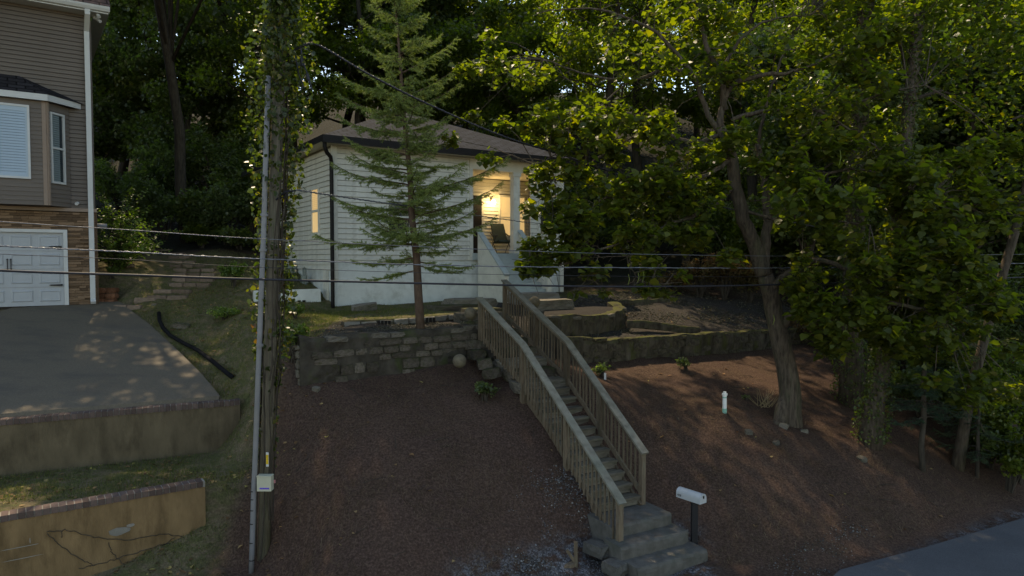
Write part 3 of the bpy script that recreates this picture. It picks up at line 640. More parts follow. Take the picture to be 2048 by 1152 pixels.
MB().box((7.48,-.05,2.33),(7.5495,.02,3.97)).box((8.2205,-.05,2.33),(8.29,.02,3.97)).box((7.5495,-.05,3.901),(8.2205,.02,3.97)).box((7.5495,-.05,2.33),(8.2205,.02,2.399)).build('window_frame', sw, ch)
# porch steps with closed cheek walls
nst = 7; zt0 = 1.70; gz = .12
for i in range(nst):
    z = zt0 - (i+1)*(zt0-gz)/(nst+1); MB().box((5.06, -.06-(i+1)*.27, -.6), (6.62, -.06-i*.27, z)).build('porch_step', M['porch_floor'], ch)
def cheek(x, x2):
    y1 = -1.75; mb = MB().add([(x,-.06,-.5),(x,y1,-.5),(x,y1,1.0),(x,-.06,2.45),(x2,-.06,-.5),(x2,y1,-.5),(x2,y1,1.0),(x2,-.06,2.45)], [(0,3,2,1),(4,5,6,7),(1,2,6,5),(2,3,7,6),(3,0,4,7)]); mb.build('stair_side', M['siding_white'], ch)
    MB().bar(((x+x2)/2,.0,2.51),((x+x2)/2,y1-.08,.98),.2,.05).build('stair_rail', M['porch_floor'], ch)
    MB().box((min(x,x2)-.03,y1-.05,-.5),(max(x,x2)+.03,y1-.001,1.05)).build('post', M['siding_white'], ch)
cheek(4.95, 5.05); cheek(6.63, 6.73)
# eaves, gutters, roof
E = .46
MB().box((-E,-E,ZT-.02),(SX+E,DY+E,ZT+.0)).build('soffit', M['soffit_cream'], ch)
g = MB(); g.box((-E-.02,-E-.13,ZT-.06),(SX+E,-E-.0005,ZT+.15)); g.box((-E-.03,-E-.11,ZT-.03),(-E-.0005,DY+E,ZT+.15)); g.build('gutter', M['gutter_dark'], ch)
A0 = (-E-.03,-E-.05,ZT+.14); A1 = (SX+E+.03,-E-.05,ZT+.14); A2 = (SX+E+.03,DY+E,ZT+.14); A3 = (-E-.03,DY+E,ZT+.14); pk = (4.15,4.6,7.2); pk2 = (4.45,5.0,7.2)
r = MB().add([A0,A1,A2,A3,pk,pk2], [(0,1,4),(1,2,5,4),(2,3,5),(3,0,4,5)]); me = r.mesh('roof', M['shingle']); uvroof(me); link('roof', me, ch)
MB().bar((3.5,3.7,7.0),(3.8,3.8,7.06),.35,.1).build('roof_vent', M['white_trim'], ch)
dsp = MB().tube([(-.38,-.42,ZT-.02),(-.38,-.42,ZT-.18),(-.3,-.35,ZT-.32),(-.12,-.16,ZT-.42),(-.075,-.085,ZT-.55),(-.075,-.085,ZT-.8),(-.075,-.085,.2),(-.075,-.085,-.05)], .06, 10); dsp.build('downspout', M['gutter_dark'], ch, smooth=True)
MB().box((-.05,.55,.0),(.02,.9,1.15)).build('crawl_door', M['siding_white'], ch)
# chair on the porch
chair = empty('rocking_chair', ch.matrix_basis @ Vector((6.72,1.3,1.701)), CA+math.radians(-12), 'dark green folding lounge chair on the porch under the lit window', 'chair')
ft = M['metal_black']
chair_b = MB().add([(-.27,-.02,.42),(.27,-.02,.42),(.25,.38,1.12),(-.25,.38,1.12),(-.27,.03,.40),(.27,.03,.40),(.25,.43,1.10),(-.25,.43,1.10)], [(0,1,2,3),(7,6,5,4),(0,4,5,1),(1,5,6,2),(2,6,7,3),(3,7,4,0)]); chair_b.build('backrest', M['chair_fabric'], chair)
MB().bar((0,.02,.40),(0,-.5,.46),.52,.05).build('seat', M['chair_fabric'], chair)
for s in (-1,1):
    x = .3*s; MB().tube([(x,.28,.75),(x,.0,.66),(x,-.42,.64)], .022, 6).build('armrest', ft, chair)
    MB().tube([(x,-.42,.02),(x,.25,.62)], .013, 6).build('leg', ft, chair); MB().tube([(x,.36,.02),(x,-.3,.62)], .013, 6).build('leg', ft, chair)
MB().tube([(-.3,-.42,.02),(.3,-.42,.02)], .013, 6).tube([(-.3,.36,.02),(.3,.36,.02)], .013, 6).build('crossbar', ft, chair)
# porch lamp (lit in the photograph)
lp = empty('porch_lamp', ch.matrix_basis @ Vector((6.72,1.88,3.62)), CA, 'glowing wall lantern beside the porch door', 'lamp')
MB().box((-.03,.05,.03),(.03,.12,.16)).build('bracket', M['metal_black'], lp)
MB().lathe([(0,-.09),(.05,-.07),(.085,0),(.05,.07),(0,.09)], (0,-.06,0), 12).build('bulb', M['bulb'], lp, smooth=True)
pl = bpy.data.lights.new('porch_bulb_light', 'POINT'); pl.energy = 7; pl.color = (1,.8,.52); pl.shadow_soft_size = .06
plo = bpy.data.objects.new('porch_bulb_light', pl); COL.objects.link(plo); plo.location = ch.matrix_basis @ Vector((6.72,1.66,3.62))
# service gear on the cottage's left wall
def cw_pt(x, y, z): return ch.matrix_basis @ Vector((x, y, z))
gm_ = empty('gas_meter', cw_pt(-.22,2.3,.55), CA-math.pi/2, 'grey gas meter on pipes against the cottage side wall', 'gas meter')
MB().box((-.13,-.1,0),(.13,.1,.3)).lathe([(0,.3),(.1,.3),(.1,.42),(0,.44)], (0,0,0), 12).build('body', M['gas_gray'], gm_)
MB().tube([(-.09,0,.4),(-.09,0,.66),(.2,0,.66),(.2,.0,.0),(.2,0,-.5)], .025, 8).tube([(.08,0,.4),(.08,0,.7)], .02, 8).build('pipe', M['gas_gray'], gm_)
eb = empty('electric_cabinet', cw_pt(-.25,4.3,.3), CA-math.pi/2, 'tall grey utility cabinet against the cottage side wall behind the vine pole', 'utility box')
MB().box((-.55,-.2,-.3),(.55,.2,1.0)).build('cabinet', M['gas_gray'], eb); MB().tube([(-.1,0,1.0),(-.15,0,1.3),(-.6,.05,1.6),(-.62,.05,1.9)], .03, 8).build('conduit', M['metal_black'], eb)
pw = MB(); 
pa, pb_ = P(520,600,21.9), P(640,612,21.3)
par = empty('areaway_wall', (pb_.x, pb_.y, CAMZ-1.5), CA+math.pi, 'low white rough plastered wall beside the cottage with two vent holes', 'low wall')
MB().box((0,-.12,-.3),(1.95,.12,.62),.02).build('wall', M['foundation_white'], par)
for x in (.48,.62): MB().box((x,.119,.15),(x+.09,.135,.3)).build('vent', M['gutter_dark'], par)
# ---------------- rough stone walls ----------------
from mathutils import noise as MN
def path_pts(pts, step):
    out = []; acc = 0
    for i in range(len(pts)-1):
        a, b = Vector(pts[i]), Vector(pts[i+1]); n = max(1, int((b-a).length/step))
        for k in range(n): out.append(a.lerp(b, k/n))
    out.append(Vector(pts[-1])); return out
def rough_wall(name, label, pts, th, depth, mat, amp=.03, stones=None, smat=None, capmat=None, seed=0, topamp=.03, cat='stone wall', stone_fill=1.0, uneven=.0, sh=(.14,.24), sw_=(.22,.55)):
    """pts: (x, y, top z) along the front edge, left to right; wall body goes back by th, down by depth"""
    rs = random.Random(seed); c = path_pts(pts, .07); o = c[0].copy()
    rt = empty(name, (o.x, o.y, o.z-depth), 0, label, cat); n = len(c)
    nr = max(4, int(depth/.08)); mb = MB(); nrm = []
    for i in range(n):
        d = (c[min(i+1,n-1)]-c[max(i-1,0)]); d.z = 0; d.normalize(); nrm.append(Vector((d.y, -d.x, 0)))
    for i, p in enumerate(c):
        nn = nrm[i]; tz = topamp*MN.noise(Vector((p.x*1.5, p.y*1.5, seed)))*2 + topamp*.5*MN.noise(Vector((p.x*6, p.y*6, seed)))
        for k in range(nr+1):
            z = p.z + tz - depth*(1-k/nr)
            q = Vector((p.x, p.y, z)); f = amp*(MN.noise(q*2.2+Vector((seed,0,0)))+.6*MN.noise(q*6)+.35*MN.noise(q*14)) - (.03 if k == nr else 0)
            v = Vector((p.x, p.y, z))+nn*f; mb.v.append(tuple(v-Vector((o.x,o.y,o.z-depth))))
        v = Vector((p.x, p.y, p.z+tz+.01))-nn*th*.5; mb.v.append(tuple(v-Vector((o.x,o.y,o.z-depth))))
        v = Vector((p.x, p.y, p.z+tz-.01))-nn*th; mb.v.append(tuple(v-Vector((o.x,o.y,o.z-depth))))
        v = Vector((p.x, p.y, p.z-depth))-nn*th; mb.v.append(tuple(v-Vector((o.x,o.y,o.z-depth))))
    w = nr+4
    for i in range(n-1):
        for k in range(w-1): mb.f.append((i*w+k, (i+1)*w+k, (i+1)*w+k+1, i*w+k+1))
    mb.f.append(tuple(range(w))); mb.f.append(tuple((n-1)*w+k for k in reversed(range(w))))
    mb.build('wall_core', mat, rt, smooth=False)
    if stones:
        lens = [0]
        for i in range(1, n): lens.append(lens[-1]+(c[i]-c[i-1]).length)
        tot = lens[-1]; protos = []
        for k in range(8):
            protos.append(stone_mesh(rs, smat)); 
        cps = [stone_mesh(rs, capmat or smat) for k in range(4)]
        def at(s):
            s = max(0, min(tot-1e-4, s)); i = max(0, min(n-2, int(np.searchsorted(lens, s, 'right')-1))); t = (s-lens[i])/max(1e-6, lens[i+1]-lens[i]); return c[i].lerp(c[i+1], t), nrm[i]
        z = 0; row = 0
        while z < stones:
            h = rs.uniform(*sh) if row else rs.uniform(.09,.15); s = rs.uniform(-.2, 0) if row else 0
            while s < tot:
                l = rs.uniform(*sw_); l = min(l, tot-s) if s+l > tot-.12 else l
                if s >= 0 and (row == 0 or rs.random() < stone_fill):
                    p, nn = at(s+l/2); off = Vector((p.x-o.x, p.y-o.y, p.z-(o.z-depth)-z-h/2+(rs.uniform(-.012,.02) if row == 0 else rs.uniform(-.01,.01))))
                    if row == 0 and rs.random() < uneven: s += l+.02; continue
                    dpt = rs.uniform(.14,.18) if row else th*.8
                    sit = nn*(rs.uniform(-.012,.045)-dpt/2+.018)
                    r = math.atan2(-nn.x*-1, -nn.y) if False else math.atan2(nn.x, -nn.y)
                    link('stone', rs.choice(cps if (row == 0 and capmat) else protos), rt, loc=off+sit, rot=(rs.uniform(-.03,.03), rs.uniform(-.035,.035), r+rs.uniform(-.03,.03)), scale=(l-.022, dpt, h-.02))
                s += l
            z += h; row += 1
    return rt
def stone_mesh(rs, mat):
    # 4x3x3 subdivided unit block, corners knocked in
    xs = (-.5,-.2,.2,.5); ys = (-.5,0,.5); zs = (-.5,0,.5); idx = {}; v = []; f = []
    def vid(i,j,k):
        if (i,j,k) not in idx:
            x, y, z = xs[i], ys[j], zs[k]; e = (abs(x) > .4)+(abs(y) > .4)+(abs(z) > .4)
            q = {1: 1.0, 2: .96, 3: .89}.get(e, 1); x = x*(q if abs(x) > .4 else 1)+rs.uniform(-.03,.03); y = y*q+rs.uniform(-.06,.06); z = z*q+rs.uniform(-.04,.04)
            idx[(i,j,k)] = len(v); v.append((x,y,z))
        return idx[(i,j,k)]
    for i in range(3):
        for j in range(2): f.append((vid(i,j,0),vid(i,j+1,0),vid(i+1,j+1,0),vid(i+1,j,0))); f.append((vid(i,j,2),vid(i+1,j,2),vid(i+1,j+1,2),vid(i,j+1,2)))
        for k in range(2): f.append((vid(i,0,k),vid(i+1,0,k),vid(i+1,0,k+1),vid(i,0,k+1))); f.append((vid(i,2,k),vid(i,2,k+1),vid(i+1,2,k+1),vid(i+1,2,k)))
    for j in range(2):
        for k in range(2): f.append((vid(0,j,k),vid(0,j,k+1),vid(0,j+1,k+1),vid(0,j+1,k))); f.append((vid(3,j,k),vid(3,j+1,k),vid(3,j+1,k+1),vid(3,j,k+1)))
    mb = MB(); mb.v = v; mb.f = f; return mb.mesh('stone', mat)
def T(px, py, D): p = P(px, py, D); return (p.x, p.y, p.z)
# mid-slope wall left of the stairs, with its return at the left end
a, b = P(600,677,13.8), P(955,655,15.9)
rough_wall('stone_retaining_wall', 'tall rough stone retaining wall left of the stairs, below the spruce', [T(600,677,13.8), T(690,672,14.3), T(800,663,14.95), T(955,655,15.9)], .38, 1.35, M['mortar'], .035, 1.15, M['stone'], M['stone_pale'], 3, .04, stone_fill=.6, uneven=.3)
rough_wall('side_stone_wall', 'short stepped stone return wall covered in ivy beside the vine pole', [T(572,690,14.75), T(580,690,14.3), T(601,690,13.84)], .35, 1.0, M['mortar'], .05, .8, M['stone_pale'], M['stone_pale'], 5, .08, stone_fill=.8)
# mossy wall right of the stairs
rough_wall('mossy_retaining_wall', 'long low mossy retaining wall right of the stairs', [T(1118,673,17.0), T(1220,678,17.75), T(1330,673,18.7), T(1420,667,19.5), T(1540,660,21.0), T(1640,655,22.6), T(1730,650,24)], .33, .95, M['mossy'], .06, .8, M['mossy'], M['mossy'], seed=11, topamp=.025, stone_fill=.45, uneven=.5)
# small block wall behind the spruce
blk = rough_wall('low_block_wall', 'low block wall with vent holes behind the spruce trunk', [T(688,645,15.9), T(800,637,16.6), T(930,627,17.9), T(965,624,18.5)], .22, .5, M['mossy'], .015, .17, M['concrete_old'], M['concrete_old'], 7, .01, sh=(.16,.18), sw_=(.38,.42))
for s in (757,764,771,778,853,860,867):
    p = P(s, 648 if s < 800 else 642, 16.2+(s-757)*.008); MB().box((-.03,-.015,-.06),(.03,.01,.06)).build('vent_hole', M['gutter_dark'], blk, loc=p-blk.location+Vector((.02,-.075,.03)), rot=(0,0,math.radians(36)))
# curved planter
rough_wall('planter_wall', 'curved mossy stone planter wall beside the upper steps', [T(1075,634,17.6), T(1110,631,17.9), T(1160,632,18.3), T(1215,629,19.0), T(1246,621,19.9), T(1251,612,20.8), T(1235,603,21.5)], .34, .95, M['mossy'], .06, .8, M['mossy'], M['stone_pale'], 13, .03, uneven=.55, stone_fill=.4)
rough_wall('back_stone_wall', 'dark mossy wall at the edge of the lawn behind the planter', [T(1240,604,22.2), T(1290,598,22.8), T(1350,597,23.8), T(1440,600,25.2)], .3, .7, M['mossy'], .05, None, seed=17)
rough_wall('lawn_edge_wall', 'low stone edging below the cottage side gate', [T(545,632,18.6), T(600,627,19.6), T(655,622,20.4)], .2, .35, M['mossy'], .02, None, seed=19)
rough_wall('low_bed_edging', 'broken strip of mossy edging across the mulch terrace', [T(1255,641,19.4), T(1330,648,19.7), T(1400,655,19.9)], .12, .2, M['mossy'], .03, None, seed=23)
# planter fill
mb = MB(); cen = P(1165,622,19.3); ring = [T(1085,628,18.2), T(1160,626,18.6), T(1235,620,19.6), T(1243,608,20.9), T(1150,606,21.2), T(1090,614,19.8)]
mb.add([(cen.x,cen.y,cen.z-.02)]+[(x,y,z-.09) for x,y,z in ring], [(0,i+1,(i+1)%6+1) for i in range(6)])
tag(mb.build('planter_mulch', simple('mulch_dark', (.03,.026,.023), .95, .5, 30, 1, 40)), kind='structure')
# stones standing by the spruce bed / rocks
def rock(name, label, loc, sc, rot, mat, seed, cat='stone', group=None):
    rs = random.Random(seed); me = stone_mesh(rs, mat); o = link(name, me, loc=loc, rot=rot, scale=sc); return tag(o, label, cat, group)
def on(px, py, D0=8, D1=40):
    """first terrain hit under a photo pixel"""
    ds = np.arange(D0, D1, .04); o = np.array((0,0,CAMZ)); d = P(px, py, 1)-Vector((0,0,CAMZ))
    x = d.x*ds; y = d.y*ds; z = CAMZ+d.z*ds; h = hz(x, y); i = np.where(z <= h)[0]
    i = i[0] if len(i) else len(ds)-1
    return Vector((x[i], y[i], h[i]))
p = P(728,617,20.0); rock('leaning_slab', 'loose grey slab lying against the cottage foundation', (p.x,p.y,p.z), (.75,.2,.28), (.3,-.12,CA), M['stone_pale'], 3)

# ---------------- stairs: wooden flight, stone flight, concrete steps ----------------
SA = math.radians(30); su = Vector((math.cos(SA), math.sin(SA), 0)); sv = Vector((-math.sin(SA), math.cos(SA), 0))
SO = Vector((2.39, 12.7, 0)) - su*.55     # centre line at bottom, local x across (+right), y uphill
st = empty('wooden_staircase', (SO.x, SO.y, CAMZ-4.45), SA, 'weathered wooden staircase with two long baluster railings climbing the bank', 'stairs')
R0 = 2.43; M1 = (4.45-2.70)/2.43; R1 = 5.12; M2 = (2.70-1.50)/(R1-R0)
def sz(t): return t*M1 if t < R0 else R0*M1+(t-R0)*M2       # walking surface, local z
def rz(t): return sz(t)+.96 + (.0 if t < R0 else 0)
nt = 12; tr = R0*1.12/nt; tz = tr*M1
for i in range(nt):
    y = i*tr; z = (i+1)*tz-.02
    MB().box((-.50, y-.03, z-.038), (.50, y+tr*.52, z), .002).build('tread', M['wood_tread'], st)
    MB().box((-.50, y+tr*.55, z-.038), (.50, y+tr+.0, z-.002), .002).build('tread', M['wood_tread'], st)
    MB().box((-.50, y, z-tz+.005), (.50, y+.028, z-.040)).build('riser', M['wood_tread'], st)
for s in (-1,1):
    MB().bar((s*.47, -.02, -.06-.02), (s*.47, nt*tr+.1, nt*tz-.06), .045, .2).build('stringer', M['wood'], st)
# side step blocks seen through the left rail
def rail(side, ybot, ytop, posts, zoff_low):
    x = side*.55
    def seg(y0, y1, w, h, zo, name, mat, xo=0):
        MB().bar((x+xo, y0, rz(y0)+zo), (x+xo, y1, rz(y1)+zo), w, h).build(name, mat, st)
    for a_, b_ in ((ybot-.08, R0), (R0, ytop+.06)):
        seg(a_+.001, b_-.001, .16, .038, .02, 'handrail', M['wood_rail'])
        seg(a_+.06, b_, .04, .09, -.055, 'upper_rail', M['wood'], -side*.02 if False else 0)
        seg(max(a_+.1,ybot), b_, .04, .09, -.80, 'lower_rail', M['wood'])
    for y, zb in posts:
        MB().box((x-.046, y-.046, rz(y)-zb), (x+.046, y+.046, rz(y)-.0)).build('post', M['wood'], st)
    n = int((ytop-ybot)/.118); bm = {}
    for i in range(1, n):
        y = ybot+i*(ytop-ybot)/n; xo = x+side*.037
        if min(abs(y-py_) for py_, _ in posts) < .055: continue
        if 'm' not in bm: bm['m'] = MB().box((-.014,-.014,-.87),(.014,.014,-.03)).mesh('baluster', M['wood'])
        link('baluster', bm['m'], st, loc=(xo, y, rz(y)), rot=(random.uniform(-.012,.012), random.uniform(-.012,.012), 0))
rail(1, 0, R1, [(0, 1.08), (1.25, 1.2), (R0, 1.2), (3.7, 1.3), (R1, 1.35)], 0)
rail(-1, -.72, 4.3, [(-.72, .98), (.85, 1.15), (R0, 1.35), (4.3, 1.2)], 0)
# stone flight
sf = empty('stone_steps', (SO+sv*R0).to_tuple()[:2]+(CAMZ-2.70,), SA, 'old stone steps climbing from the wooden flight to the cottage', 'steps')
ns = 8; dr = (R1+.5-R0)/ns; dz_ = dr*M2
for i in range(ns):
    w = .56+random.uniform(-.03,.05); y = i*dr; z = (i+1)*dz_
    rs = random.Random(100+i)
    for (x0, x1) in (((-w, .02), (.03, w+.05)) if i % 2 else ((-w-.04, w+.02),)):
        o = link('stone', stone_mesh(rs, M['stone_pale'] if rs.random() < .3 else M['stone']), sf, loc=((x0+x1)/2, y+dr*.6, z-.12), scale=(x1-x0, dr*1.35, .25), rot=(0, rs.uniform(-.02,.02), 0))
for i in range(6, 11):      # rough edging stones, left side of the flights
    y = -R0*.55+i*.36; rs = random.Random(200+i)
    link('stone', stone_mesh(rs, M['stone']), sf, loc=(-.78+rs.uniform(-.06,.06), y, (y*(M2 if y > 0 else M1))-.08), scale=(.32,.34,.22), rot=(rs.uniform(-.2,.2), rs.uniform(-.2,.2), rs.uniform(-.4,.4)))
# upper landing slabs
us = empty('landing_steps', P(1090,616,20.3), CA, 'broad grey stone slab steps leading up to the porch', 'steps')
def slabs(px0, px1, pyt, pyb, D, dep, mat, seed):
    a_, b_ = P(px0, pyt, D), P(px1, pyt, D+ (px1-px0)/F*D*.55); h = (pyb-pyt)/F*D; m_ = (a_+b_)/2; L = (Vector((b_.x-a_.x,b_.y-a_.y))).length; ang = math.atan2(b_.y-a_.y, b_.x-a_.x)
    n_ = Vector((-math.sin(ang), math.cos(ang), 0)); c_ = m_+n_*dep/2; c_.z -= h/2+.05
    w_ = us.matrix_basis.inverted() @ c_
    rs = random.Random(seed); link('slab', stone_mesh(rs, mat), us, loc=w_, rot=(0,0,ang-CA), scale=(L, dep, h+.1))
slabs(1072,1152,599,620,19.6,.8,M['stone_pale'],31); slabs(1030,1122,586,603,20.6,.7,M['concrete_old'],32); slabs(905,1000,598,612,19.6,.9,M['stone_pale'],33); slabs(870,975,610,628,18.9,.7,M['stone'],34); slabs(935,1010,617,630,18.2,.6,M['stone'],35); slabs(940,1030,632,648,17.6,.5,M['stone'],36)
# ball finials
def ball(px, py, D, r, label, ped=False):
    c = P(px, py, D); g = 'weathered concrete balls'
    rt = empty('ball_finial', (c.x, c.y, c.z-r), 0, label, 'stone ball', g)
    prof = [(r*math.sin(t), -r*math.cos(t)+r) for t in np.linspace(0, math.pi, 13)]
    MB().lathe(prof, (0,0,0), 20).build('ball', M['ballstone'], rt, smooth=True)
    if ped: MB().lathe([(0,.02),(.06,.01),(.07,-.03),(.13,-.06),(.13,-.1),(.17,-.12),(.17,-.2),(0,-.2)], (0,0,0), 14).build('pedestal', M['stone'], rt)
M['ballstone'] = simple('ballstone', (.14,.115,.08), .95, .3, 9, .8, 40, stain=((.09,.09,.05), 4, .7))
ball(941,627,16.1,.145,'round stone ball on the wall end left of the stair railing', True)
ball(1069,604,17.9,.145,'round stone ball behind the right railing at the top of the stairs', True)
ball(919,722,14.95,.15,'fallen stone ball lying on the mulch below the wall')
rough_wall('stone_pier', 'rough stone pier under the round ball beside the stairs', [T(925,652,15.75), T(958,650,16.0)], .42, 1.1, M['mortar'], .03, .9, M['stone'], M['stone_pale'], 41, .01, sw_=(.2,.36))
# concrete steps at the street
cs = empty('concrete_steps', (SO.x, SO.y, 0), SA, 'three cracked concrete steps at the foot of the wooden stairs', 'steps')
def cstep(y0, y1, z1, x0, x1, seed, skew=0):
    rs = random.Random(seed); nx, nd = 12, 5; mb = MB(); zb = -.3
    # rounded nosing profile extruded across x with noise
    prof = [(y0+.0, zb), (y0-.005, z1-.1), (y0+.0, z1-.045), (y0+.018, z1-.012), (y0+.05, z1), (y1, z1), (y1, zb)]; m_ = len(prof)
    for i in range(nx+1):
        x = x0+(x1-x0)*i/nx; e = .03 if i in (0, nx) else 0
        for (y, z) in prof: mb.v.append((x+rs.uniform(-.006,.006), y+skew*(x-x0)+rs.uniform(-.008,.008)+(e if y < y0+.04 else 0), z+rs.uniform(-.004,.004)-(e*.4 if z > 0 else 0)))
    for i in range(nx):
        for k in range(m_-1): mb.f.append((i*m_+k, (i+1)*m_+k, (i+1)*m_+k+1, i*m_+k+1))
    mb.f.append(tuple(reversed(range(m_)))); mb.f.append(tuple(nx*m_+k for k in range(m_)))
    mb.f = [tuple(reversed(f)) for f in mb.f]; mb.build('step', M['concrete'], cs)
cstep(-.62, .1, .62, -.62, .72, 1); cstep(-.98, -.5, .415, -.7, .78, 2); cstep(-1.36, -.8, .2, -.66, .86, 3)
for x, y, z, s_ in ((-.8,-.42,.22,(.26,.44,.2)), (-.82,-.95,.1,(.3,.36,.2))):
    rs = random.Random(int(s_[0]*100)); link('block', stone_mesh(rs, M['concrete']), cs, loc=(x,y,z), scale=s_, rot=(0,0,.2))
# mailbox
mp = on(1388,1098,11,13); mbx = empty('mailbox', (mp.x, mp.y, mp.z), 0, 'white metal mailbox with house number on a black post', 'mailbox')
MB().box((-.05,-.05,-.2),(.05,.05,.86)).build('post', M['metal_black'], mbx)
def mail():
    e = empty('box', (0,0,.84), math.radians(-52)); e.parent = mbx
    w, L, hh = .088, .25, .15; prof = [(-w,0)]+[(-w*math.cos(t), hh*.55+w*.95*math.sin(t)) for t in np.linspace(0, math.pi, 9)]+[(w,0)]; n_ = len(prof); mb = MB()
    for x in (-L, L): mb.v += [(x, a_, b_) for a_, b_ in prof]
    mb.f = [(i, i+1, n_+i+1, n_+i) for i in range(n_-1)]+[(n_-1, 0, n_, 2*n_-1), tuple(range(n_))]
    mb.build('shell', M['mail_white'], e, loc=(-.08,0,0))
    dm = MB(); x0, x1 = L-.005, L+.012; dm.v = [(x0, a_*1.03, b_*1.02) for a_, b_ in prof]+[(x1, a_*1.03, b_*1.02) for a_, b_ in prof]
    dm.f = [(i, i+1, n_+i+1, n_+i) for i in range(n_-1)]+[(n_-1,0,n_,2*n_-1), tuple(n_+i for i in reversed(range(n_)))]
    dm.build('door', M['mail_white'], e, loc=(-.08,0,0))
    MB().box((.16,-.008,.115),(.20,.008,.135)).box((.185,-.008,.09),(.20,.008,.1149)).build('latch', M['metal_black'], e)
    MB().box((.02,.089,.05),(.035,.097,.12)).build('flag', M['metal_black'], e)
    c = bpy.data.curves.new('number', 'FONT'); c.body = '428'; c.size = .055; c.extrude = .001; c.align_x = 'CENTER'
    t = bpy.data.objects.new('number_tmp', c); COL.objects.link(t); dg = bpy.context.evaluated_depsgraph_get(); me = bpy.data.meshes.new_from_object(t.evaluated_get(dg)); me.materials.clear(); me.materials.append(M['metal_black']); bpy.data.objects.remove(t)
    # the side that faces the street corner (-y of the box)
    link('number', me, e, loc=(-.26,-.0905,.03), rot=(math.pi/2,0,0))
mail()
p = on(1375,1105,11,13); rock('flat_stone', 'flat dark stone at the foot of the mailbox post', (p.x-.02,p.y-.1,p.z+.02), (.5,.35,.09), (.1,0,.6), M['stone'], 51)
# white standpipe on the bank
pp_ = on(1449,824,14,17); sp_ = empty('standpipe', (pp_.x, pp_.y, pp_.z), 0, 'white plastic cleanout pipe with cap sticking out of the bank', 'pipe')
MB().tube([(0,0,-.1),(.0,0,.07)], .05, 14).build('lower_sleeve', M['pvc_green'], sp_)
MB().tube([(0,0,.07),(0,0,.36)], .046, 14).build('pipe', M['pvc_white'], sp_)
MB().tube([(0,0,.36),(0,0,.40)], .06, 14).tube([(0,0,.40),(0,0,.44)], .035, 8).build('cap', M['pvc_white'], sp_); MB().tube([(0,0,.30),(0,0,.325)], .048, 14).build('band', M['pvc_green'], sp_)
# black drain pipe on the lawn
dpts = []
for px, py in ((318,630),(319,645),(326,660),(340,675),(365,690),(395,706),(425,728),(450,748),(465,760)):
    q = on(px, py, 13, 25); dpts.append(Vector((q.x, q.y, q.z+.055)))
mb = MB().tube(dpts, [.05]*len(dpts), 10); tag(mb.build('drain_pipe', M['pipe_black'], smooth=True), 'black corrugated drain pipe curving down the lawn beside the driveway', 'pipe')
# garden path of block steps
gp = empty('path_steps', on(385,565,20,28), 0, 'steps of reddish stone blocks winding up the lawn', 'steps')
rows = [(252,616,2,26,30,10),(288,601,1,45,30,9),(332,597,2,38,0,9),(342,584,2,36,0,8),(378,571,3,26,0,8),(384,561,3,27,0,8),(386,551,3,27,0,7),(386,542,3,26,0,7),(373,533,3,22,0,5),(363,525,2,24,0,5),(356,515,2,20,0,5),(345,508,2,20,0,4),(320,501,2,18,0,3)]
for r, (px, py, nb_, wpx, jx, hpx) in enumerate(rows):
    for k in range(nb_):
        x = px+(k-(nb_-1)/2)*(wpx+1.5); q = on(x, py+hpx*.5, 17, 30); D = q.y; rs = random.Random(r*10+k)
        hh = hpx/F*D+.06; link('block', stone_mesh(rs, M['stepstone']), gp, loc=Vector((q.x, q.y+.12, q.z+hh/2-.05))-gp.location, scale=(wpx/F*D*1.04, .2, hh), rot=(0,0,rs.uniform(-.06,.06)))
# reddish edging blocks by the neighbour's corner
eb_ = empty('red_block_stack', P(206,600,21.4), 0, 'stack of red landscape blocks at the corner of the taupe house', 'blocks')
for r in range(3):
    for k in range(2):
        rs = random.Random(r*3+k+70); link('block', stone_mesh(rs, M['red_block']), eb_, loc=(k*.3-.05, .0+r*.05, -.05+r*.17), scale=(.29,.3,.16), rot=(0,0,.1))
be_ = empty('bed_edging', P(215,535,22.6), 0, 'row of tan edging stones round the bush bed beside the taupe house', 'edging stones')
for k in range(5):
    rs = random.Random(k+90); q = on(186+k*18, 518+k*4, 20, 28); link('block', stone_mesh(rs, M['stepstone']), be_, loc=Vector((q.x,q.y,q.z+.03))-be_.location, scale=(.3,.2,.12))
q = on(364,655,13,22); rock('broken_stone', 'brown broken stone lying on the lawn beside the drain pipe', (q.x,q.y,q.z+.04), (.42,.25,.14), (.1,.2,.2), M['stone'], 61)
q = on(308,611,13,24); rock('small_stone', 'small pale stone below the block path', (q.x,q.y,q.z+.02), (.12,.1,.07), (0,0,.2), M['stone_pale'], 62)
for i, (px, py, s_, l_) in enumerate(((1497,868,.16,'white stone below the catalpa roots, leftmost'), (1568,856,.22,'broad pale stone tucked under the catalpa roots'), (1585,849,.15,'rounded tan stone right against the catalpa base'), (1608,866,.16,'pale stone just right of the catalpa base'), (1552,889,.14,'reddish stone lying below the catalpa roots'), (1723,922,.18,'flat brown stone on the bank below the ivy trunk'), (632,780,.14,'white scrap of stone below the stone wall corner'))):
    q = on(px, py, 12, 20); rock('stone', l_, (q.x,q.y,q.z+.01), (s_,s_*.8,s_*.7), (.2,.1,i), M['stone_pale'], 300+i, group='stones on the bank')
# small dark wooden stake cluster near the gravel
q = on(1150,1135,9,14); e = empty('wood_stakes', q, 0, 'short weathered stakes beside the gravel left of the concrete steps', 'stakes')
MB().box((-.02,-.03,-.1),(.04,.03,.42)).build('stake', M['wood'], e); MB().bar((.02,0,.05),(-.14,-.05,.3),.03,.05).build('stake', M['wood'], e); MB().bar((-.2,-.1,.02),(.0,0,.06),.1,.06).build('stake', M['wood'], e)

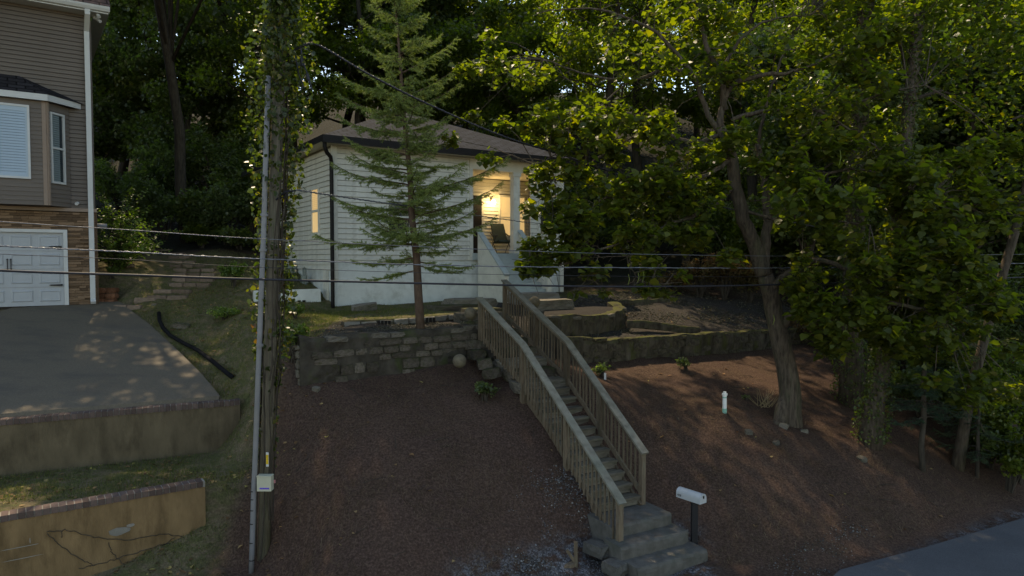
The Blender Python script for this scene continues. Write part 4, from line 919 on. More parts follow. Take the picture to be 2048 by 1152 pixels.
# ---------------- utility pole ----------------
pb = P(526,1152,11.5); pt = P(562,10,11.5); zbot = h1(pb.x, pb.y)-.3
ax = (pt-pb).normalized(); base = pb + ax*((zbot-pb.z)/ax.z)
up_ = empty('utility_pole', (base.x, base.y, zbot), 0, 'leaning wooden utility pole with conduit, overgrown by vines', 'utility pole')
def pole_at(py, dx=0, dy=0):
    t = (1152-py)/(1152-10); p = pb.lerp(pt, t); return Vector((p.x+dx, p.y+dy, p.z))
L = up_.location
tops = [base-L, pole_at(1152)-L, pole_at(600)-L, pole_at(-45)-L]
MB().tube(tops, [.112,.106,.102,.095], 18).build('pole', M['pole_wood'], up_, smooth=True)
cp = [P(x, y, 11.28) for x, y in ((503,1180),(504,1100),(507,1000),(511,900),(516,760),(522,600),(528,450),(532,300),(537,152))]
cp[0] = Vector((cp[0].x, cp[0].y, zbot))
cd = MB().tube([c-L for c in cp], .042, 12).build('conduit', M['pvc'], up_, smooth=True)
for py in (1120,1085,1047,1020,998,982):
    c = P(508-(py-900)*.022, py, 11.28)-L; MB().tube([c-ax*.008, c+ax*.008], .045, 12).build('strap', M['metal_black'], cd)
for py, r_ in ((430,.06),(690,.058),(500,.058)):
    c = P(528-(py-450)*.035, py, 11.28)-L; MB().tube([c-ax*.02, c+ax*.02], r_, 12).build('strap', M['pvc'], cd)
bx = empty('junction_box', P(531,980,11.3)-L, 0); bx.parent = up_
MB().box((-.115,-.07,.0),(.115,.06,.235)).box((-.12,-.075,.2355),(.12,.06,.25)).build('box', M['beige_plastic'], bx)
MB().box((-.07,-.074,.035),(.085,-.0705,.06)).build('purple_label', M['purple'], bx)
tagm = MB().box((-.022,-.005,0),(.022,.003,.235)).build('tag_plate', M['white_trim'], up_, loc=P(535,933,11.36)-L)
MB().box((-.019,-.009,.04),(.019,-.0055,.195)).build('yellow_tag', M['yellow'], tagm)
MB().box((-.012,-.01,0),(.012,.01,.05)).build('pink_tag', M['pink'], up_, loc=P(549,966,11.4)-L)
MB().tube([P(606,92,11.4)-L, P(590,100,11.45)-L, P(562,120,11.45)-L], .018, 8).tube([P(602,95,11.4)-L, P(604,120,11.4)-L, P(615,150,11.38)-L, P(624,180,11.38)-L], .016, 8).tube([P(590,110,11.4)-L, P(598,150,11.38)-L, P(606,170,11.38)-L, P(602,182,11.38)-L], .01, 6).tube([P(603,118,11.4)-L,P(605,132,11.4)-L], .032, 8).tube([P(614,148,11.38)-L,P(617,160,11.38)-L], .03, 8).build('service_connector', M['wire'], up_)
MB().tube([P(592,381,11.4)-L, P(570,384,11.4)-L, P(552,400,11.42)-L], .016, 6).tube([P(578,380,11.4)-L, P(570,393,11.4)-L, P(558,398,11.4)-L], .01, 6).build('cable_clamp', M['wire'], up_)
# ---------------- overhead wires ----------------
def wire(name, pts, r, mat, label, braid=0):
    q = []
    # Catmull-Rom through the points
    v = [P(*p) for p in pts]; v = [v[0]*2-v[1]]+v+[v[-1]*2-v[-2]]
    for i in range(1, len(v)-2):
        for k in range(14):
            t = k/14; a_, b_, c_, d_ = v[i-1], v[i], v[i+1], v[i+2]
            q.append(.5*((2*b_)+(c_-a_)*t+(2*a_-5*b_+4*c_-d_)*t*t+(3*b_-a_-3*c_+d_)*t**3))
    q.append(v[-2]); mb = MB().tube(q, r, 6)
    if braid:
        h = []; N = len(q)*6
        for i in range(N):
            f = i/(N-1)*(len(q)-1); k = min(len(q)-2, int(f)); p = q[k].lerp(q[k+1], f-k); h.append(p+Vector((0, math.cos(i*.8), math.sin(i*.8)))*braid)
        mb.tube(h, r*.8, 5)
    return tag(mb.build(name, mat, smooth=True), label, 'cable')
wire('cable', [(-260,420,8.6),(0,443,9.2),(260,460,9.8),(530,478,10.6),(1000,500,12.4),(1320,509,13.8),(1700,512,15.6),(2350,505,18.4)], .006, M['wire_bright'], 'highest of the thin grey cables crossing in front of the pole')
wire('cable', [(-260,478,8.6),(0,492,9.2),(260,504,9.8),(530,518,10.6),(1000,533,12.4),(1540,536,14.8),(1800,532,16),(2350,520,18.4)], .009, M['wire_bright'], 'bright twisted silver cable crossing in front of the cottage', .007)
wire('cable', [(-260,492,8.6),(0,508,9.2),(260,519,9.8),(530,535,10.6),(1000,549,12.4),(1540,553,14.8),(2350,545,18.4)], .0045, M['wire'], 'very thin dark cable just under the silver one')
wire('cable', [(-260,522,8.6),(0,541,9.2),(260,550,9.8),(530,559,10.6),(1000,570,12.4),(1300,573,13.7),(1640,567,15.2),(2350,545,18.4)], .019, M['wire'], 'thick black cable, lowest of the crossing cables')
wire('service_drop', [(606,90,11.4),(640,92,11.6),(740,150,12.2),(860,210,13),(1000,270,14),(1130,312,15),(1240,350,16),(1340,385,17),(1560,440,19),(1900,500,23)], .016, M['wire'], 'heavy dark service cable sagging from the pole top over the roof', .012)
e_ = ch.matrix_basis @ Vector((6.9,-.05,3.1))
wire('service_drop', [(594,380,11.4),(700,396,13.2),(820,413,15.8),(940,429,19.6),(1060,446,24.4)], .012, M['wire_bright'], 'twisted grey cable running from the vine pole to the porch column', .011)
# ---------------- foliage generators ----------------
def rand_rot(n, rng, up=.35, droop=0.):
    """random orthonormal frames: returns (along, side, normal); normals lean up"""
    nn = rng.normal(size=(n,3)); nn[:,2] = np.abs(nn[:,2])+up*2; nn /= np.linalg.norm(nn, axis=1, keepdims=True)
    a = rng.normal(size=(n,3)); a[:,2] -= droop; a -= nn*(a*nn).sum(1, keepdims=True); a /= np.linalg.norm(a, axis=1, keepdims=True)
    return a, np.cross(nn, a), nn
def leaves(pos, size, rng, mat, kind='diamond', up=.35, droop=0., name='foliage', lc=None, asp=.75):
    n = len(pos); a, s, nn = rand_rot(n, rng, up, droop); size = np.broadcast_to(np.asarray(size, float), (n,))[:, None]
    if kind == 'diamond':
        sh = [(0,0,0),(.5*asp,.45,.08),(0,1,-.05),(-.5*asp,.45,.08)]; fc = [(0,1,2,3)]
    elif kind == 'leaf':
        sh = [(0,0,0),(.42*asp,.18,.06),(.44*asp,.5,.08),(0,1,-.1),(-.44*asp,.5,.08),(-.42*asp,.18,.06)]; fc = [(0,1,2,3),(0,3,4,5)]
    v = np.concatenate([pos[:,None,:]+(s*x+a*y+nn*z)[:,None,:]*size[:,None,:] for x,y,z in sh], 1)
    k = len(sh); base = (np.arange(n)*k)[:,None]
    f = np.concatenate([base+np.array(q)[None] for q in fc], 0)
    if lc is None: lc = rng.random(n)
    return npmesh(name, v.reshape(-1,3), [f], mat, {'lc': np.repeat(lc, k)})
def clump_cloud(centers, radii, n, rng, shell=.5, flat=.8):
    w = np.array(radii)**2; w = w/w.sum(); idx = rng.choice(len(centers), n, p=w)
    d = rng.normal(size=(n,3)); d /= np.linalg.norm(d, axis=1, keepdims=True)
    r = rng.random(n)**shell; c = np.array(centers)[idx]; rr = np.array(radii)[idx]
    return c + d*np.array([1,1,flat])*(r*rr)[:,None], idx
def limb(mb, p, d, L, r, depth, rng, tips, bend=.25, n=5):
    pts = [Vector(p)]; dd = Vector(d).normalized()
    for i in range(n):
        dd = (dd+Vector(rng.normal(size=3))*bend*.5+Vector((0,0,.06))).normalized(); pts.append(pts[-1]+dd*L/n)
    rad = [r*(1-.55*i/n) for i in range(n+1)]; mb.tube(pts, rad, 7 if r > .05 else 5)
    if depth == 0: tips.append(pts[-1]); tips.append(pts[-2]); return
    for k in range(3 if depth > 1 else 3):
        i = n-1-k if k < n-1 else 1; q = pts[min(n, i+1)]
        nd = (dd + Vector(rng.normal(size=3))*.75).normalized(); limb(mb, q, nd, L*.68, rad[min(n,i+1)]*.72, depth-1, rng, tips, bend)
# --- forest tree prototypes: trunk mesh + crown mesh of small leaves ---
def proto_tree(seed, H, R, mat, nleaf, size, base=.3, thin=1.):
    rng = np.random.default_rng(seed); mb = MB(); tips = []
    pts = [Vector((0,0,-.6))]; 
    for i in range(1, 8): pts.append(Vector((rng.normal()*.12*i**.6, rng.normal()*.12*i**.6, H*.88*i/7)))
    mb.tube(pts, [.21*(1-.8*i/7)+.02 for i in range(8)], 9)
    for k in range(15):
        t = base + (1-base)*(k+.5)/15; i = min(6, int(t*.95*7)); q = pts[i].lerp(pts[i+1], t*.95*7-i) if i < 7 else pts[-1]
        a = k*2.4+rng.random(); env = R*(.55+.45*math.sin(math.pi*min(1, (t-base)/(1-base)*.9+.1)))
        limb(mb, q, (math.cos(a), math.sin(a), .35+rng.random()*.4), env*.62, .075*(1.15-t), 1, rng, tips, .3, 4)
    cen = [tuple(t) for t in tips]; rad = [R*.24*(.7+rng.random()*.7) for _ in tips]
    pos, idx = clump_cloud(cen, rad, nleaf, rng, .45, .6)
    tone = rng.random(len(cen))[idx]; lc = np.clip(tone*.55+rng.random(len(pos))*.5, 0, 1)
    lc = np.where(rng.random(len(pos)) < .985, lc*.93, lc)
    return mb.mesh('trunk', M['bark_dark'], True), leaves(pos, size*(.7+.6*rng.random(len(pos))), rng, mat, 'diamond', .04, .2, 'crown', lc)
TP = [proto_tree(11, 15, 4.2, M['leaf_forest'], 18000, .21), proto_tree(12, 18, 4.8, M['leaf_forest2'], 26000, .22, .35), proto_tree(13, 12, 4.0, M['leaf_forest'], 24000, .19, .15), proto_tree(14, 16, 4.2, M['leaf_dull'], 18000, .2, .12), proto_tree(15, 9, 3.2, M['leaf_forest2'], 14000, .17, .1), proto_tree(16, 17, 4.6, M['leaf_forest2'], 11000, .21, .3)]
def place_tree(k, x, y, s, rz, label, group):
    e = empty('forest_tree', (x, y, h1(x, y)-.2), rz, label, 'tree', group); e.scale = (s, s, s)
    link('trunk', TP[k][0], e); link('crown', TP[k][1], e)
frs = random.Random(5); placed = []
def far_ok(x, y, d): return all((x-a)**2+(y-b)**2 > d*d for a, b in placed)
ZONES = [  # px range at depth range, count, prototype choices, label, group, min spacing
 ((150, 560), (32, 40), 6, (3,2,3,5), 'dark leafy tree on the slope between the taupe house and the vine pole', 'dark trees left of the cottage', 2.6),
 ((-300, 850), (42, 60), 12, (0,3,5,5), 'tall forest tree far up the slope behind the houses', 'tall trees up the slope on the left', 3.4),
 ((-400, 850), (62, 82), 11, (0,1,3), 'distant tree on the ridge of the hill', 'distant trees on the ridge', 4.0),
 ((1300, 2400), (62, 82), 11, (0,1,3), 'distant tree on the ridge of the hill to the right', 'distant trees on the right ridge', 4.0),
 ((560, 830), (38, 46), 6, (0,3,5), 'tall dark tree rising directly behind the cottage roof', 'trees behind the cottage roof', 3.0),
 ((820, 1300), (46, 56), 6, (4,2,4), 'small tree on the rise behind the cottage below the sky gap', 'small trees on the rise behind the cottage', 2.2),
 ((820, 1040), (39, 43), 3, (4,), 'bushy tree just behind the right end of the cottage roof', 'bushy trees behind the roof end', 1.6),
 ((860, 1300), (41, 54), 4, (5,), 'thin open tree behind the cottage with sky showing through', 'open trees below the sky gap', 2.0),
 ((1160, 1600), (31, 37), 5, (4,5,4), 'bright green understorey tree behind the mulch terraces', 'understorey trees right of the cottage', 2.2),
 ((1280, 2500), (37, 58), 14, (1,5,5), 'tall sunlit forest tree on the right hand slope', 'tall trees up the slope on the right', 3.4),
 ((1600, 2500), (22, 32), 11, (2,1,4,0), 'leafy tree in the thicket along the right edge', 'trees in the thicket on the right', 2.4)]
for (p0, p1), (d0, d1), n, ch_, lab, grp, sp0 in ZONES:
    c = 0; t = 0; tall = 1.0
    while c < n and t < 900:
        t += 1; D = frs.uniform(d0, d1); x = (frs.uniform(p0, p1)-1024)/F*D
        if not far_ok(x, D, sp0): continue
        placed.append((x, D)); place_tree(frs.choice(ch_), x, D, frs.uniform(.85, 1.2)*tall, frs.uniform(0, 6.3), lab, grp); c += 1
place_tree(1, -17.5, 15.2, 1.4, 1.0, 'big tree added beside the driveway to shade it, mostly outside the picture on the left', None)  # off-frame tree, added to shade the driveway
# far-off wood on the ridge line, left and right of the gap (one mass)
# --- shrubs ---
def shrub(name, label, cat, x, y, w, hgt, n, size, mat, seed, group=None, dense=.5, stems=10, z=None, kind='diamond', lean=(0,0)):
    rng = np.random.default_rng(seed); z = h1(x, y) if z is None else z
    e = empty(name, (x, y, z), 0, label, cat, group); mb = MB(); cen = []; rad = []
    for k in range(stems):
        a = rng.random()*6.28; r = w*.5*(.25+.75*rng.random()); top = Vector((math.cos(a)*r+lean[0], math.sin(a)*r+lean[1], hgt*(.55+.45*rng.random())))
        mid = Vector((top.x*.35, top.y*.35, top.z*.6)); mb.tube([(rng.normal()*.04, rng.normal()*.04, -.1), mid, top], [.018*max(1,hgt), .012*max(1,hgt), .004], 5)
        for t in (.45,.65,.85,1.0):
            q = mid.lerp(top, t); cen.append(tuple(q)); rad.append(w*.17*(1.25-t*.5))
    mb.build('stem', M['bark_dark'], e)
    pos, idx = clump_cloud(cen, rad, n, rng, dense, .9); tone = rng.random(len(cen))[idx]
    link('foliage', leaves(pos, size*(.7+.6*rng.random(n)), rng, mat, kind, .12, 0, 'foliage', np.clip(tone*.5+rng.random(n)*.5, 0, 1)), e)
    return e
q = on(250,520,19,26)
# lit bush beside the taupe house, long whippy stems
def bush():
    rng = np.random.default_rng(77); c = P(236,545,22.3); z = h1(c.x, c.y); e = empty('corner_bush', (c.x,c.y,z), 0, 'bright green sunlit bush with arching shoots at the corner of the taupe house', 'bush')
    mb = MB(); pos = []
    for k in range(95):
        a = rng.random()*6.28; out = .2+rng.random()**.7*1.15; hh = 2.3*(1-(.75*(out/1.35)**1.6))*(.75+.3*rng.random())+.1
        if k < 9: 
            a, out, hh = [(.2,1.7,1.7),(.1,1.9,1.3),(-.1,1.6,.9),(.4,.9,2.6),(1.2,.6,2.7),(2.6,.8,2.4),(-.3,1.4,2.0),(0.,1.75,.65),(-.2,1.5,1.5)][k]
        top = Vector((math.cos(a)*out, math.sin(a)*out, hh)); mid = Vector((top.x*.35, top.y*.35, top.z*.75)); mb.tube([(0,0,0), mid, top], [.012,.008,.003], 4)
        m_ = int(40+30*rng.random())
        t = rng.random(m_)**.7; B = lambda t: ((1-t)**2)[:,None]*0+(2*t*(1-t))[:,None]*np.array(mid)*1.15+(t**2)[:,None]*np.array(top)
        pos.append(B(t)+rng.normal(size=(m_,3))*.055)
    pos = np.concatenate(pos); mb.build('stem', M['bark_dark'], e)
    link('foliage', leaves(pos, .085*(.6+.7*rng.random(len(pos))), rng, M['leaf_bush'], 'leaf', .6, 0, 'foliage', None, .8), e)
bush()
srs = random.Random(9)
k = 0
for px, D, w, hh, n, mt in ((330,29,3.2,2.2,5200,'leaf_dull'),(400,28.5,3,1.9,5200,'leaf_forest'),(455,28,3,2.2,5200,'leaf_dull'),(300,31,3.5,3.4,5500,'leaf_dull'),(505,29,3,2.8,5500,'leaf_forest'),(370,31,3.5,3.5,5500,'leaf_dull'),(440,31,3.5,4.2,5500,'leaf_forest'),(250,30,3.5,3,5500,'leaf_dull'),(540,33,3.4,4.2,5500,'leaf_dull'),(480,26.6,1.6,.8,2000,'leaf_forest'),(405,27.2,1.6,.9,2200,'leaf_forest2')):
    k += 1; x = (px-1024)/F*D; shrub('wild_shrub', 'dense wild shrub on the dark slope above the block path', 'shrub', x, D, w, hh, n, .13, M[mt], 400+k, 'wild shrubs above the path', .5, 12)
for px, D, w, hh, n, mt in ((1180,30,3,2.6,5000,'leaf_forest'),(1240,31,3,3.2,5000,'leaf_forest2'),(1300,29.5,3,2.6,5000,'leaf_forest'),(1370,28.5,3,2.6,5200,'leaf_forest2'),(1430,27.5,2.8,2.8,5200,'leaf_forest'),(1490,26,2.6,2.9,5200,'leaf_forest2'),(1150,33,3,3,5000,'leaf_dull'),(1550,25.5,2.8,3,5000,'leaf_forest'),(1620,25,2.8,3,5000,'leaf_forest2'),(1690,24.5,2.8,2.6,5000,'leaf_forest')):
    k += 1; x = (px-1024)/F*D; shrub('wild_shrub', 'tangled green shrub at the edge of the wood behind the mossy walls', 'shrub', x, D, w, hh, n, .12, M[mt], 400+k, 'shrubs at the wood edge right of the cottage', .5, 12)
for px, D, w, hh, n, mt in ((1400,24.5,1.7,1.3,2600,'leaf_brown'),(1450,24.2,1.8,1.5,2800,'leaf_brown'),(1500,24,1.6,1.2,2600,'leaf_brown'),(1345,25.2,1.2,.6,1400,'leaf_brown'),(1640,21.5,2,1.3,2600,'leaf_brown'),(1700,22,1.8,1.2,2600,'leaf_forest')):
    k += 1; x = (px-1024)/F*D; shrub('dry_brush', 'brownish twiggy brush behind the mulch terrace', 'shrub', x, D, w, hh, n, .08, M[mt], 400+k, 'dry brush behind the terrace', .6, 22)
for px, D, w, hh, n in ((1800,18.5,2,1.8,4200),(1870,18.3,2.2,2.2,4600),(1940,17.3,2,2,4600),(2010,16.8,2,2.3,4600),(2070,16,2,2.2,4200),(1990,15.6,1.2,1.0,2600),(2050,15.2,1.3,1.0,2600),(1905,16.6,1.6,1.5,3600),(1960,15.9,1.6,1.7,3600),(1850,17.2,1.5,1.3,3200),(2030,14.9,1.5,1.2,3400),(1960,20,3,3.4,5200),(1840,21,3,3,5200),(2100,19,3,4,5200)):
    k += 1; x = (px-1024)/F*D; shrub('wild_shrub', 'leafy dark undergrowth on the bank at the right edge beside the leaning trunk', 'shrub', x, D, w, hh, n, .085, M['leaf_forest' if k % 2 else 'leaf_forest2'], 400+k, 'undergrowth right of the leaning trunk', .55, 14)
for px, py, D, w, hh, n, lab in ((968,800,14.6,.55,.34,750,'small leafy shrub on the bank left of the stairs'),(1374,742,17.3,.5,.34,420,'small green shrub on the mulch in front of the mossy wall'),(1205,755,15.8,.45,.3,380,'small low plant right of the stairs railing'),(1668,725,18.5,.4,.25,260,'little yellow green plant under the catalpa crown')):
    q = on(px, py, 12, 20); k += 1; shrub('small_shrub', lab, 'shrub', q.x, q.y, w, hh, n, .055, M['leaf_bush' if 'yellow' in lab else 'leaf_dull'], 500+k, None, .6, 12, q.z)
q = on(1208,760,12,20); MB().box((0,0,0),(.05,.01,.16)).build('plant_tag', M['white_trim'], None, loc=(q.x,q.y,q.z)); o = bpy.data.objects['plant_tag']; tag(o, 'small white plant tag stuck beside the low plant right of the railing', 'plant tag')
for px, py, w, hh, n, lab in ((590,640,.6,.4,900,'weedy grass clump at the foot of the cottage side wall'),(470,575,.9,.7,2200,'light green weeds on the lawn left of the vine pole'),(225,592,.4,.25,500,'small yellow green weed beside the red blocks'),(450,640,.8,.3,900,'low light green weeds on the lawn right of the drain pipe'),(585,730,.7,.7,1300,'ivy and weeds climbing the end of the stone wall')):
    q = on(px, py, 12, 25); k += 1; shrub('weed_clump', lab, 'plant', q.x, q.y, w, hh, n, .06, M['leaf_bush'], 600+k, None, .6, 10, q.z)

# ---------------- catalpa: limbs drawn from the photograph in depth, big heart leaves ----------------
cat_base = P(1582,850,15.5); cb = Vector((cat_base.x, cat_base.y, h1(cat_base.x, cat_base.y)))
cat = empty('catalpa_tree', cb, 0, 'big spreading tree with curved trunk, large heart shaped leaves and hanging pods', 'tree')
cm = MB(); NODES = []
def branch(pts, r0, r1, n=9, sub=5, jit=.02):
    v = [P(*p) for p in pts]; v = [v[0]*2-v[1]]+v+[v[-1]*2-v[-2]]; q = []
    for i in range(1, len(v)-2):
        for k in range(sub):
            t = k/sub; a_, b_, c_, d_ = v[i-1], v[i], v[i+1], v[i+2]
            q.append(.5*((2*b_)+(c_-a_)*t+(2*a_-5*b_+4*c_-d_)*t*t+(3*b_-a_-3*c_+d_)*t**3)+Vector([random.uniform(-jit,jit) for _ in range(3)]))
    q.append(v[-2]); N = len(q)
    cm.tube([p-cb for p in q], [r0+(r1-r0)*(i/(N-1)) for i in range(N)], n)
    if r1 < .1: NODES.extend(q[N//4:])
    return q
branch([(1545,880,15.3),(1562,835,15.4),(1572,780,15.5)], .2, .12, 10)
trunk = branch([(1586,890,15.5),(1582,845,15.5),(1578,760,15.5),(1562,690,15.5),(1548,620,15.5),(1530,550,15.4)], .265, .17, 14, 4, .014)
branch([(1528,552,15.4),(1512,500,15.4),(1488,440,15.3),(1470,370,15.3),(1462,310,15.2),(1440,255,15.2)], .17, .11, 12, 4)
branch([(1528,555,15.45),(1530,500,15.5),(1535,430,15.6),(1528,360,15.8),(1515,290,16)], .13, .06, 10)
branch([(1558,660,15.5),(1585,632,15.3),(1640,612,14.9),(1720,600,14.4),(1800,608,14),(1880,630,13.7)], .12, .03)
branch([(1540,585,15.4),(1570,548,15.2),(1640,520,14.9),(1720,545,14.5),(1800,520,14.2)], .09, .025)
for pts, r0, r1 in (
 ([(1440,255,15.2),(1448,200,15.2),(1470,165,15.1),(1530,150,15),(1600,140,14.9),(1680,100,14.8)], .12, .03),
 ([(1450,220,15.2),(1440,150,15.1),(1415,95,15),(1400,30,15),(1390,-60,15)], .11, .05),
 ([(1448,280,15.2),(1410,215,15.1),(1385,150,15),(1330,140,15),(1260,160,15),(1180,150,15),(1090,120,15)], .10, .02),
 ([(1385,150,15),(1340,90,14.9),(1290,50,14.9),(1200,20,14.9),(1100,20,15)], .07, .02),
 ([(1440,270,15.2),(1380,285,15.2),(1300,250,15.1),(1220,215,15.1),(1180,240,15),(1130,260,15)], .08, .02),
 ([(1462,320,15.2),(1410,350,15),(1340,360,14.8),(1270,380,14.6),(1200,400,14.5),(1150,450,14.4),(1100,470,14.3)], .08, .015),
 ([(1470,370,15.3),(1420,420,14.9),(1360,440,14.6),(1290,470,14.4),(1200,500,14.2),(1120,530,14.1),(1060,525,14)], .07, .012),
 ([(1462,240,15.2),(1540,220,15),(1620,215,14.8),(1700,260,14.6),(1760,300,14.5)], .08, .02),
 ([(1535,430,15.6),(1600,380,15.2),(1680,340,14.8),(1770,350,14.4),(1860,400,14.1)], .07, .02),
 ([(1528,360,15.8),(1580,300,15.4),(1660,230,15.1),(1760,190,14.9),(1850,170,14.8)], .06, .02),
 ([(1515,290,16),(1530,220,16),(1570,100,16),(1620,20,16)], .07, .03),
 ([(1490,420,15.3),(1560,440,14.8),(1640,440,14.4),(1740,450,14)], .05, .015),
 ([(1400,-60,15),(1100,-250,16.8),(800,-330,18.5),(550,-300,20),(300,-260,22)], .12, .03),  # unseen limbs above the frame, added to carry shading foliage
 ([(1100,-250,16.8),(900,-160,18),(700,-200,18)], .05, .02),
 ([(1400,-60,15),(1300,-180,18),(1150,-220,21)], .1, .03),
 ([(1440,150,15.1),(1480,80,15),(1540,40,15),(1620,30,15)], .06, .02),
 ([(1260,160,15),(1180,230,14.9),(1120,300,14.8),(1070,330,14.7)], .03, .01),
 ([(1300,250,15.1),(1240,290,15),(1170,330,14.8),(1110,360,14.7)], .035, .01),
 ([(1290,470,14.4),(1260,520,14.2),(1280,560,14.1),(1330,570,14)], .02, .008),
 ([(1200,500,14.2),(1180,550,14.1),(1150,585,14)], .015, .006)):
    branch(pts, r0*.68, r1*.6, 8)
cm.build('trunk', M['bark'], cat, smooth=True)
# leaf clumps: (px, py, D, radius m, leaves)
crs = random.Random(21); CL = []
def clumps(x0, x1, y0, y1, d0, d1, n, r, m):
    for _ in range(n): CL.append((crs.uniform(x0,x1), crs.uniform(y0,y1), crs.uniform(d0,d1), r*crs.uniform(.75,1.25), int(m*crs.uniform(.7,1.3))))
clumps(1580,1860,340,640,13.4,14.9,34,.38,46)
clumps(1640,1900,580,720,13.2,14.4,16,.33,42)
clumps(1500,1800,150,360,14.2,15.6,22,.42,34)
clumps(1380,1800,0,160,14.4,15.8,24,.45,34)
clumps(1800,2040,430,700,13.2,14.6,26,.36,40)
clumps(1860,2060,680,800,13.4,14.4,9,.3,30)
clumps(1900,2080,250,460,13.6,15,14,.4,36)
clumps(1560,1640,560,620,14.4,14.9,4,.26,30)
clumps(1180,1420,0,200,14.4,15.5,13,.42,16)
clumps(1060,1400,210,380,14.2,15.2,20,.38,36)
clumps(1120,1420,350,470,14.0,14.8,17,.36,40)
clumps(1030,1140,410,560,13.9,14.4,14,.22,34)
clumps(1080,1480,240,520,14,15.2,34,.34,36)
clumps(1540,1860,300,620,13.2,14.6,24,.38,40)
clumps(900,1100,120,330,14.8,15.8,8,.3,24)
clumps(1130,1330,470,560,13.9,14.4,9,.25,20)
clumps(1330,1900,-560,20,14,19,44,.75,46)  # unseen upper clumps, added to shade the bank
def over(x, y, z, minpy):
    # where high foliage must hang (above the picture) to shade the ground point (x, y, z)
    h = 6.
    while h < 30:
        q = Vector((x, y, z))+sd*(h/sd.z)
        if 576-((q.z-CAMZ)/q.y)*F < minpy: return q
        h += .5
    return q
HIGH = []  # catalpa clumps added above the frame to shade the right-hand bank
for _ in range(105):
    x, y = crs.uniform(.5, 11), crs.uniform(10.5, 17.5); q = over(x, y, h1(x, y), crs.uniform(-220, -60)); HIGH.append((q, .8+.4*crs.random()))
TALL = []  # clumps added above the frame to shade left bank and driveway
for _ in range(70):
    x, y = crs.uniform(-4.5, 1.2), crs.uniform(9.5, 16.5); q = over(x, y, h1(x, y), crs.uniform(-220, -60)); TALL.append((q, .8+.4*crs.random()))
for _ in range(105):
    x, y = (crs.uniform(-10.5, -4.9), crs.uniform(12.5, 20)) if _ < 78 else (crs.uniform(-11.5, -8.2), crs.uniform(16.5, 20.8)); q = over(x, y, 3.0, crs.uniform(-200, -60)); TALL.append((q, .8+.4*crs.random()))
clumps(1300,2050,-300,200,16.5,20,38,.8,60)  # extra crown clumps added for shade on bank and road

clumps(940,1110,70,170,14.6,15.2,5,.35,16)
clumps(1280,1380,540,600,13.8,14.1,4,.2,14)
CL += [(1150,590,14,.14,8),(1085,540,14,.2,16),(1210,585,14,.13,6),(1800,700,13.6,.3,30),(1850,660,13.4,.35,34),(1900,620,13.3,.35,34),(1930,560,13.4,.4,34),(1880,500,13.6,.4,34),(1900,420,13.8,.4,34)]
rng = np.random.default_rng(31); tw = MB(); pos = []
nodes = np.array([tuple(p) for p in NODES])
for px, py, D, r, m_ in CL:
    if py > -40: m_ = int(m_*2.5)
    c = P(px, py, D); i = int(np.argmin(((nodes-np.array(c))**2).sum(1))); b_ = Vector(nodes[i])
    mid = b_.lerp(c, .5)+Vector((0,0,.06+.1*random.random()))
    tw.tube([b_-cb, mid-cb, c-cb], [.013,.009,.005], 5)
    for j in range(5):
        q = c+Vector(rng.normal(size=3))*r*.55; tw.tube([c-cb, q-cb], [.005,.002], 4, False)
    d = rng.normal(size=(m_,3)); d /= np.linalg.norm(d, axis=1, keepdims=True)
    pos.append(np.array(c-cb)+d*np.array([1,1,.75])*(r*rng.random(m_)**.5)[:,None])
for k in range(330):
    b_ = Vector(nodes[rng.integers(len(nodes))]); dd = Vector(rng.normal(size=3)); dd.z *= .6; dd.normalize(); L_ = .25+.6*rng.random()
    m1 = b_+dd*L_*.5+Vector(rng.normal(size=3))*.05; m2 = m1+(dd+Vector(rng.normal(size=3))*.4)*L_*.5
    tw.tube([b_-cb, m1-cb, m2-cb], [.011,.007,.003], 4, False); tw.tube([m1-cb, m1+Vector(rng.normal(size=3))*.14-cb], [.006,.002], 4, False)
for q, r in HIGH:
    m_ = 135; i = int(np.argmin(((nodes-np.array(q))**2).sum(1))); b_ = Vector(nodes[i]); tw.tube([b_-cb, (b_+q)/2-cb+Vector((0,0,.3)), q-cb], [.03,.02,.008], 4)
    e_ = rng.normal(size=(m_,3)); e_ /= np.linalg.norm(e_, axis=1, keepdims=True); pos.append(np.array(q-cb)+e_*np.array([1,1,.5])*(r*rng.random(m_)**.5)[:,None])
tw.build('twigs', M['bark'], cat)
pos = np.concatenate(pos); sz_ = .07+.14*rng.random(len(pos))**1.4
link('leaf_canopy', leaves(pos, sz_, rng, M['leaf_catalpa'], 'leaf', .55, .9, 'leaf_canopy', None, 1.0), cat)
# canopy above the frame is added to shade the bank
pods = MB(); podm = simple('pod', (.14,.17,.04), .6, .2, 8, 0)
for px, py, ln in ((1658,650,.3),(1690,648,.38),(1742,568,.3),(1805,590,.32),(1795,625,.2),(1257,548,.22),(1276,545,.2),(1286,540,.24),(1547,630,.2),(1770,460,.25),(1680,300,.3),(1560,180,.3),(1820,640,.3)):
    p = P(px, py, 13.9)-cb; pods = MB(); pods.tube([p, p+Vector((.02,0,-ln*.5)), p+Vector((-.01,0,-ln))], [.006,.008,.004], 5); pods.build('seed_pod', podm, cat)
# knobbly foot of the catalpa
rng2 = random.Random(4)

